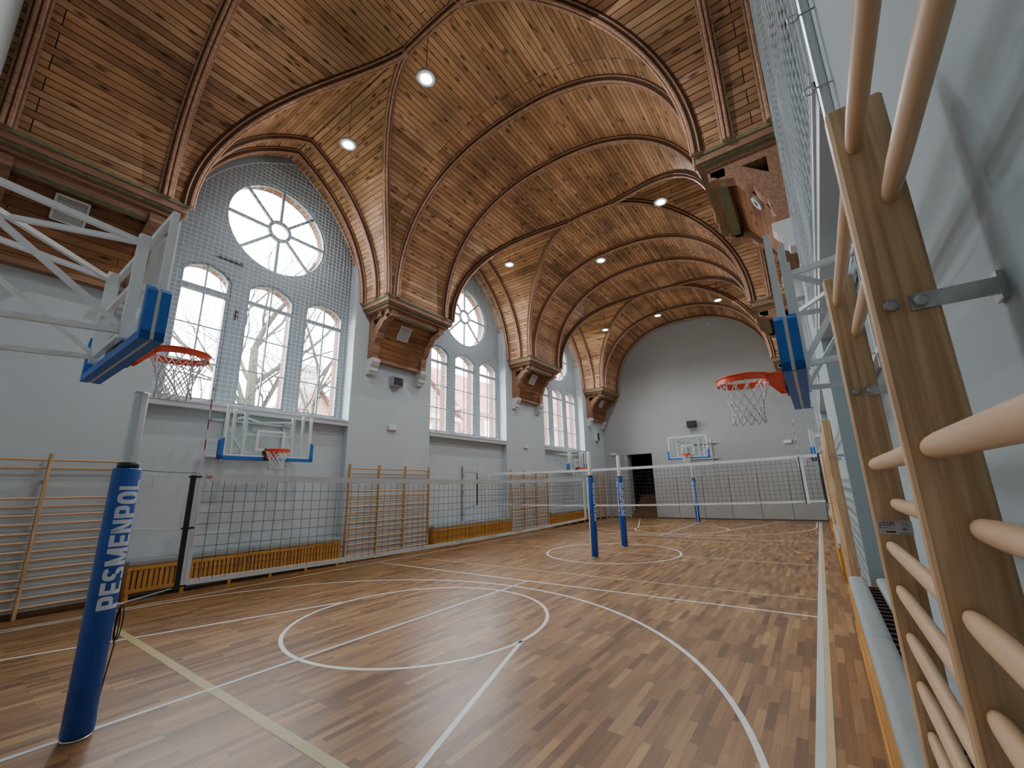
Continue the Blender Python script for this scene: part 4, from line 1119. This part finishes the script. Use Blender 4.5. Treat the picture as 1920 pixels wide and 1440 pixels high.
def house(label, x0, x1, y0, y1, zb_, ze, zr, ridge='y', chim=True, wins=True):
    t = thing('brick_building', label, 'building', ((x0 + x1) / 2, (y0 + y1) / 2, zb_), 0, 'brick buildings outside the left windows')
    cx, cy = (x0 + x1) / 2, (y0 + y1) / 2; off = (cx, cy, zb_)
    mb = MB().box(x0, x1, y0, y1, zb_, ze)
    if ridge == 'x':
        mb.add([(x1, y0, ze), (x1, y1, ze), (x1, cy, zr), (x0, y0, ze), (x0, y1, ze), (x0, cy, zr)], [(0, 1, 2), (3, 5, 4)])
    else:
        mb.add([(x0, y0, ze), (x1, y0, ze), (cx, y0, zr), (x0, y1, ze), (x1, y1, ze), (cx, y1, zr)], [(0, 1, 2), (3, 5, 4)])
    obj('wall', mb, 'brick_far', t, off=off)
    mb = MB(); mb.uv = []; o = .5
    if ridge == 'x':
        for ya in (y0 - o, y1 + o):
            sl = (zr - ze) / (cy - y0); zl = ze - o * sl
            mb.add([(x0 - o, ya, zl + .1), (x1 + o, ya, zl + .1), (x1 + o, cy, zr + .12), (x0 - o, cy, zr + .12)], [(0, 1, 2, 3)])
            L = math.hypot(cy - ya, zr - zl); mb.uv += [(x0, 0), (x1, 0), (x1, L), (x0, L)]
    else:
        for xa in (x0 - o, x1 + o):
            sl = (zr - ze) / (cx - x0); zl = ze - o * sl
            mb.add([(xa, y0 - o, zl + .1), (xa, y1 + o, zl + .1), (cx, y1 + o, zr + .12), (cx, y0 - o, zr + .12)], [(0, 1, 2, 3)])
            L = math.hypot(cx - xa, zr - zl); mb.uv += [(y0, 0), (y1, 0), (y1, L), (y0, L)]
    obj('roof', mb, 'tiles', t, off=off)
    obj('cornice', MB().box(x0 - .3, x1 + .3, y0 - .3, y1 + .3, ze - .5, ze - .1), 'farstone', t, off=off)
    if chim:
        c = MB().box(cx + 1.0, cx + 2.2, cy - 1, cy + .4, ze, zr + 2.2); c.box(cx + .9, cx + 2.3, cy - 1.1, cy + .5, zr + 1.7, zr + 2.0); obj('chimney', c, 'farstone', t, off=off)
    if wins:
        k = max(2, int((y1 - y0) / 2.8))
        for zz in (ze - 3.4, ze - 7.0):
            if zz < zb_ + .5: continue
            for i in range(k):
                y = y0 + (i + .5) * (y1 - y0) / k
                w_ = obj('window', MB().box(x1, x1 + .08, y - .6, y + .6, zz, zz + 2.3), 'farstone', t, off=off)
                obj('pane', MB().box(x1 + .06, x1 + .1, y - .48, y + .48, zz + .12, zz + 2.15), 'farglass', w_, off=off)
    return t
house('long brick building with red tiled roof outside the second left window', -42, -31, 32.8, 56, -1, 10.9, 16.4, 'y')
house('brick wing with steep red gable roof outside the left light of the second window', -42, -30, 20.0, 31.2, -1, 9.2, 13.3, 'x', False)
house('tall brick building filling the view outside the third left window', -40, -28, 57, 92, -1, 22, 30, 'y')
house('small pink brick house low in the right light of the first window', -37, -31, 15.3, 18.0, -1, 7.9, 9.6, 'x', True, False)

# ------------------------------------------------------------------ light
w = bpy.data.worlds.new('overcast_sky'); scn.world = w; w.use_nodes = True
nt = w.node_tree; bg = nt.nodes['Background']
tc = N(nt, 'ShaderNodeTexCoord'); sp = N(nt, 'ShaderNodeSeparateXYZ'); rp = N(nt, 'ShaderNodeValToRGB')
rp.color_ramp.elements[0].position = .0; rp.color_ramp.elements[0].color = (.80, .86, .95, 1); rp.color_ramp.elements[1].position = .6; rp.color_ramp.elements[1].color = (.95, .98, 1, 1)
nt.links.new(tc.outputs['Generated'], sp.inputs[0]); nt.links.new(sp.outputs[2], rp.inputs[0]); nt.links.new(rp.outputs[0], bg.inputs[0])
bg.inputs[1].default_value = 6.0
for k, (y, z, sy, sz, shp) in enumerate(PORTALS):
    l = bpy.data.lights.new('window_portal', 'AREA'); l.shape = shp; l.size = sz; l.size_y = sy
    l.cycles.is_portal = True
    o = link('window_portal', l, None, (-11.26, y, z)); o.rotation_euler = (0, -PI / 2, 0)

# ------------------------------------------------------------------ camera
cam = bpy.data.cameras.new('camera'); co_ = link('camera', cam)
cam.sensor_fit = 'HORIZONTAL'; cam.sensor_width = 36; cam.lens = 36 * 773.7 / 1920
cam.shift_x = -16.7 / 1920; cam.shift_y = 12.6 / 1920; cam.clip_start = .02; cam.clip_end = 400
yaw, pit, rol = -0.6099, 0.2339, -0.0261
cy, sy = math.cos(yaw), math.sin(yaw); cp, sp_ = math.cos(pit), math.sin(pit)
f = Vector((sy * cp, cy * cp, sp_)); r = Vector((cy, -sy, 0)); u = r.cross(f)
r2 = r * math.cos(rol) + u * math.sin(rol); u2 = u * math.cos(rol) - r * math.sin(rol)
mw = Matrix((r2, u2, -f)).transposed().to_4x4(); mw.translation = (0, 0, 1.74)
co_.matrix_world = mw
scn.camera = co_
scn.view_settings.view_transform = 'AgX'
scn.view_settings.exposure = 2.3
scn.cycles.use_denoising = True
scn.cycles.max_bounces = 8; scn.cycles.diffuse_bounces = 5; scn.cycles.transparent_max_bounces = 16
scn.cycles.sample_clamp_indirect = 8
scn.cycles.caustics_reflective = False; scn.cycles.caustics_refractive = False
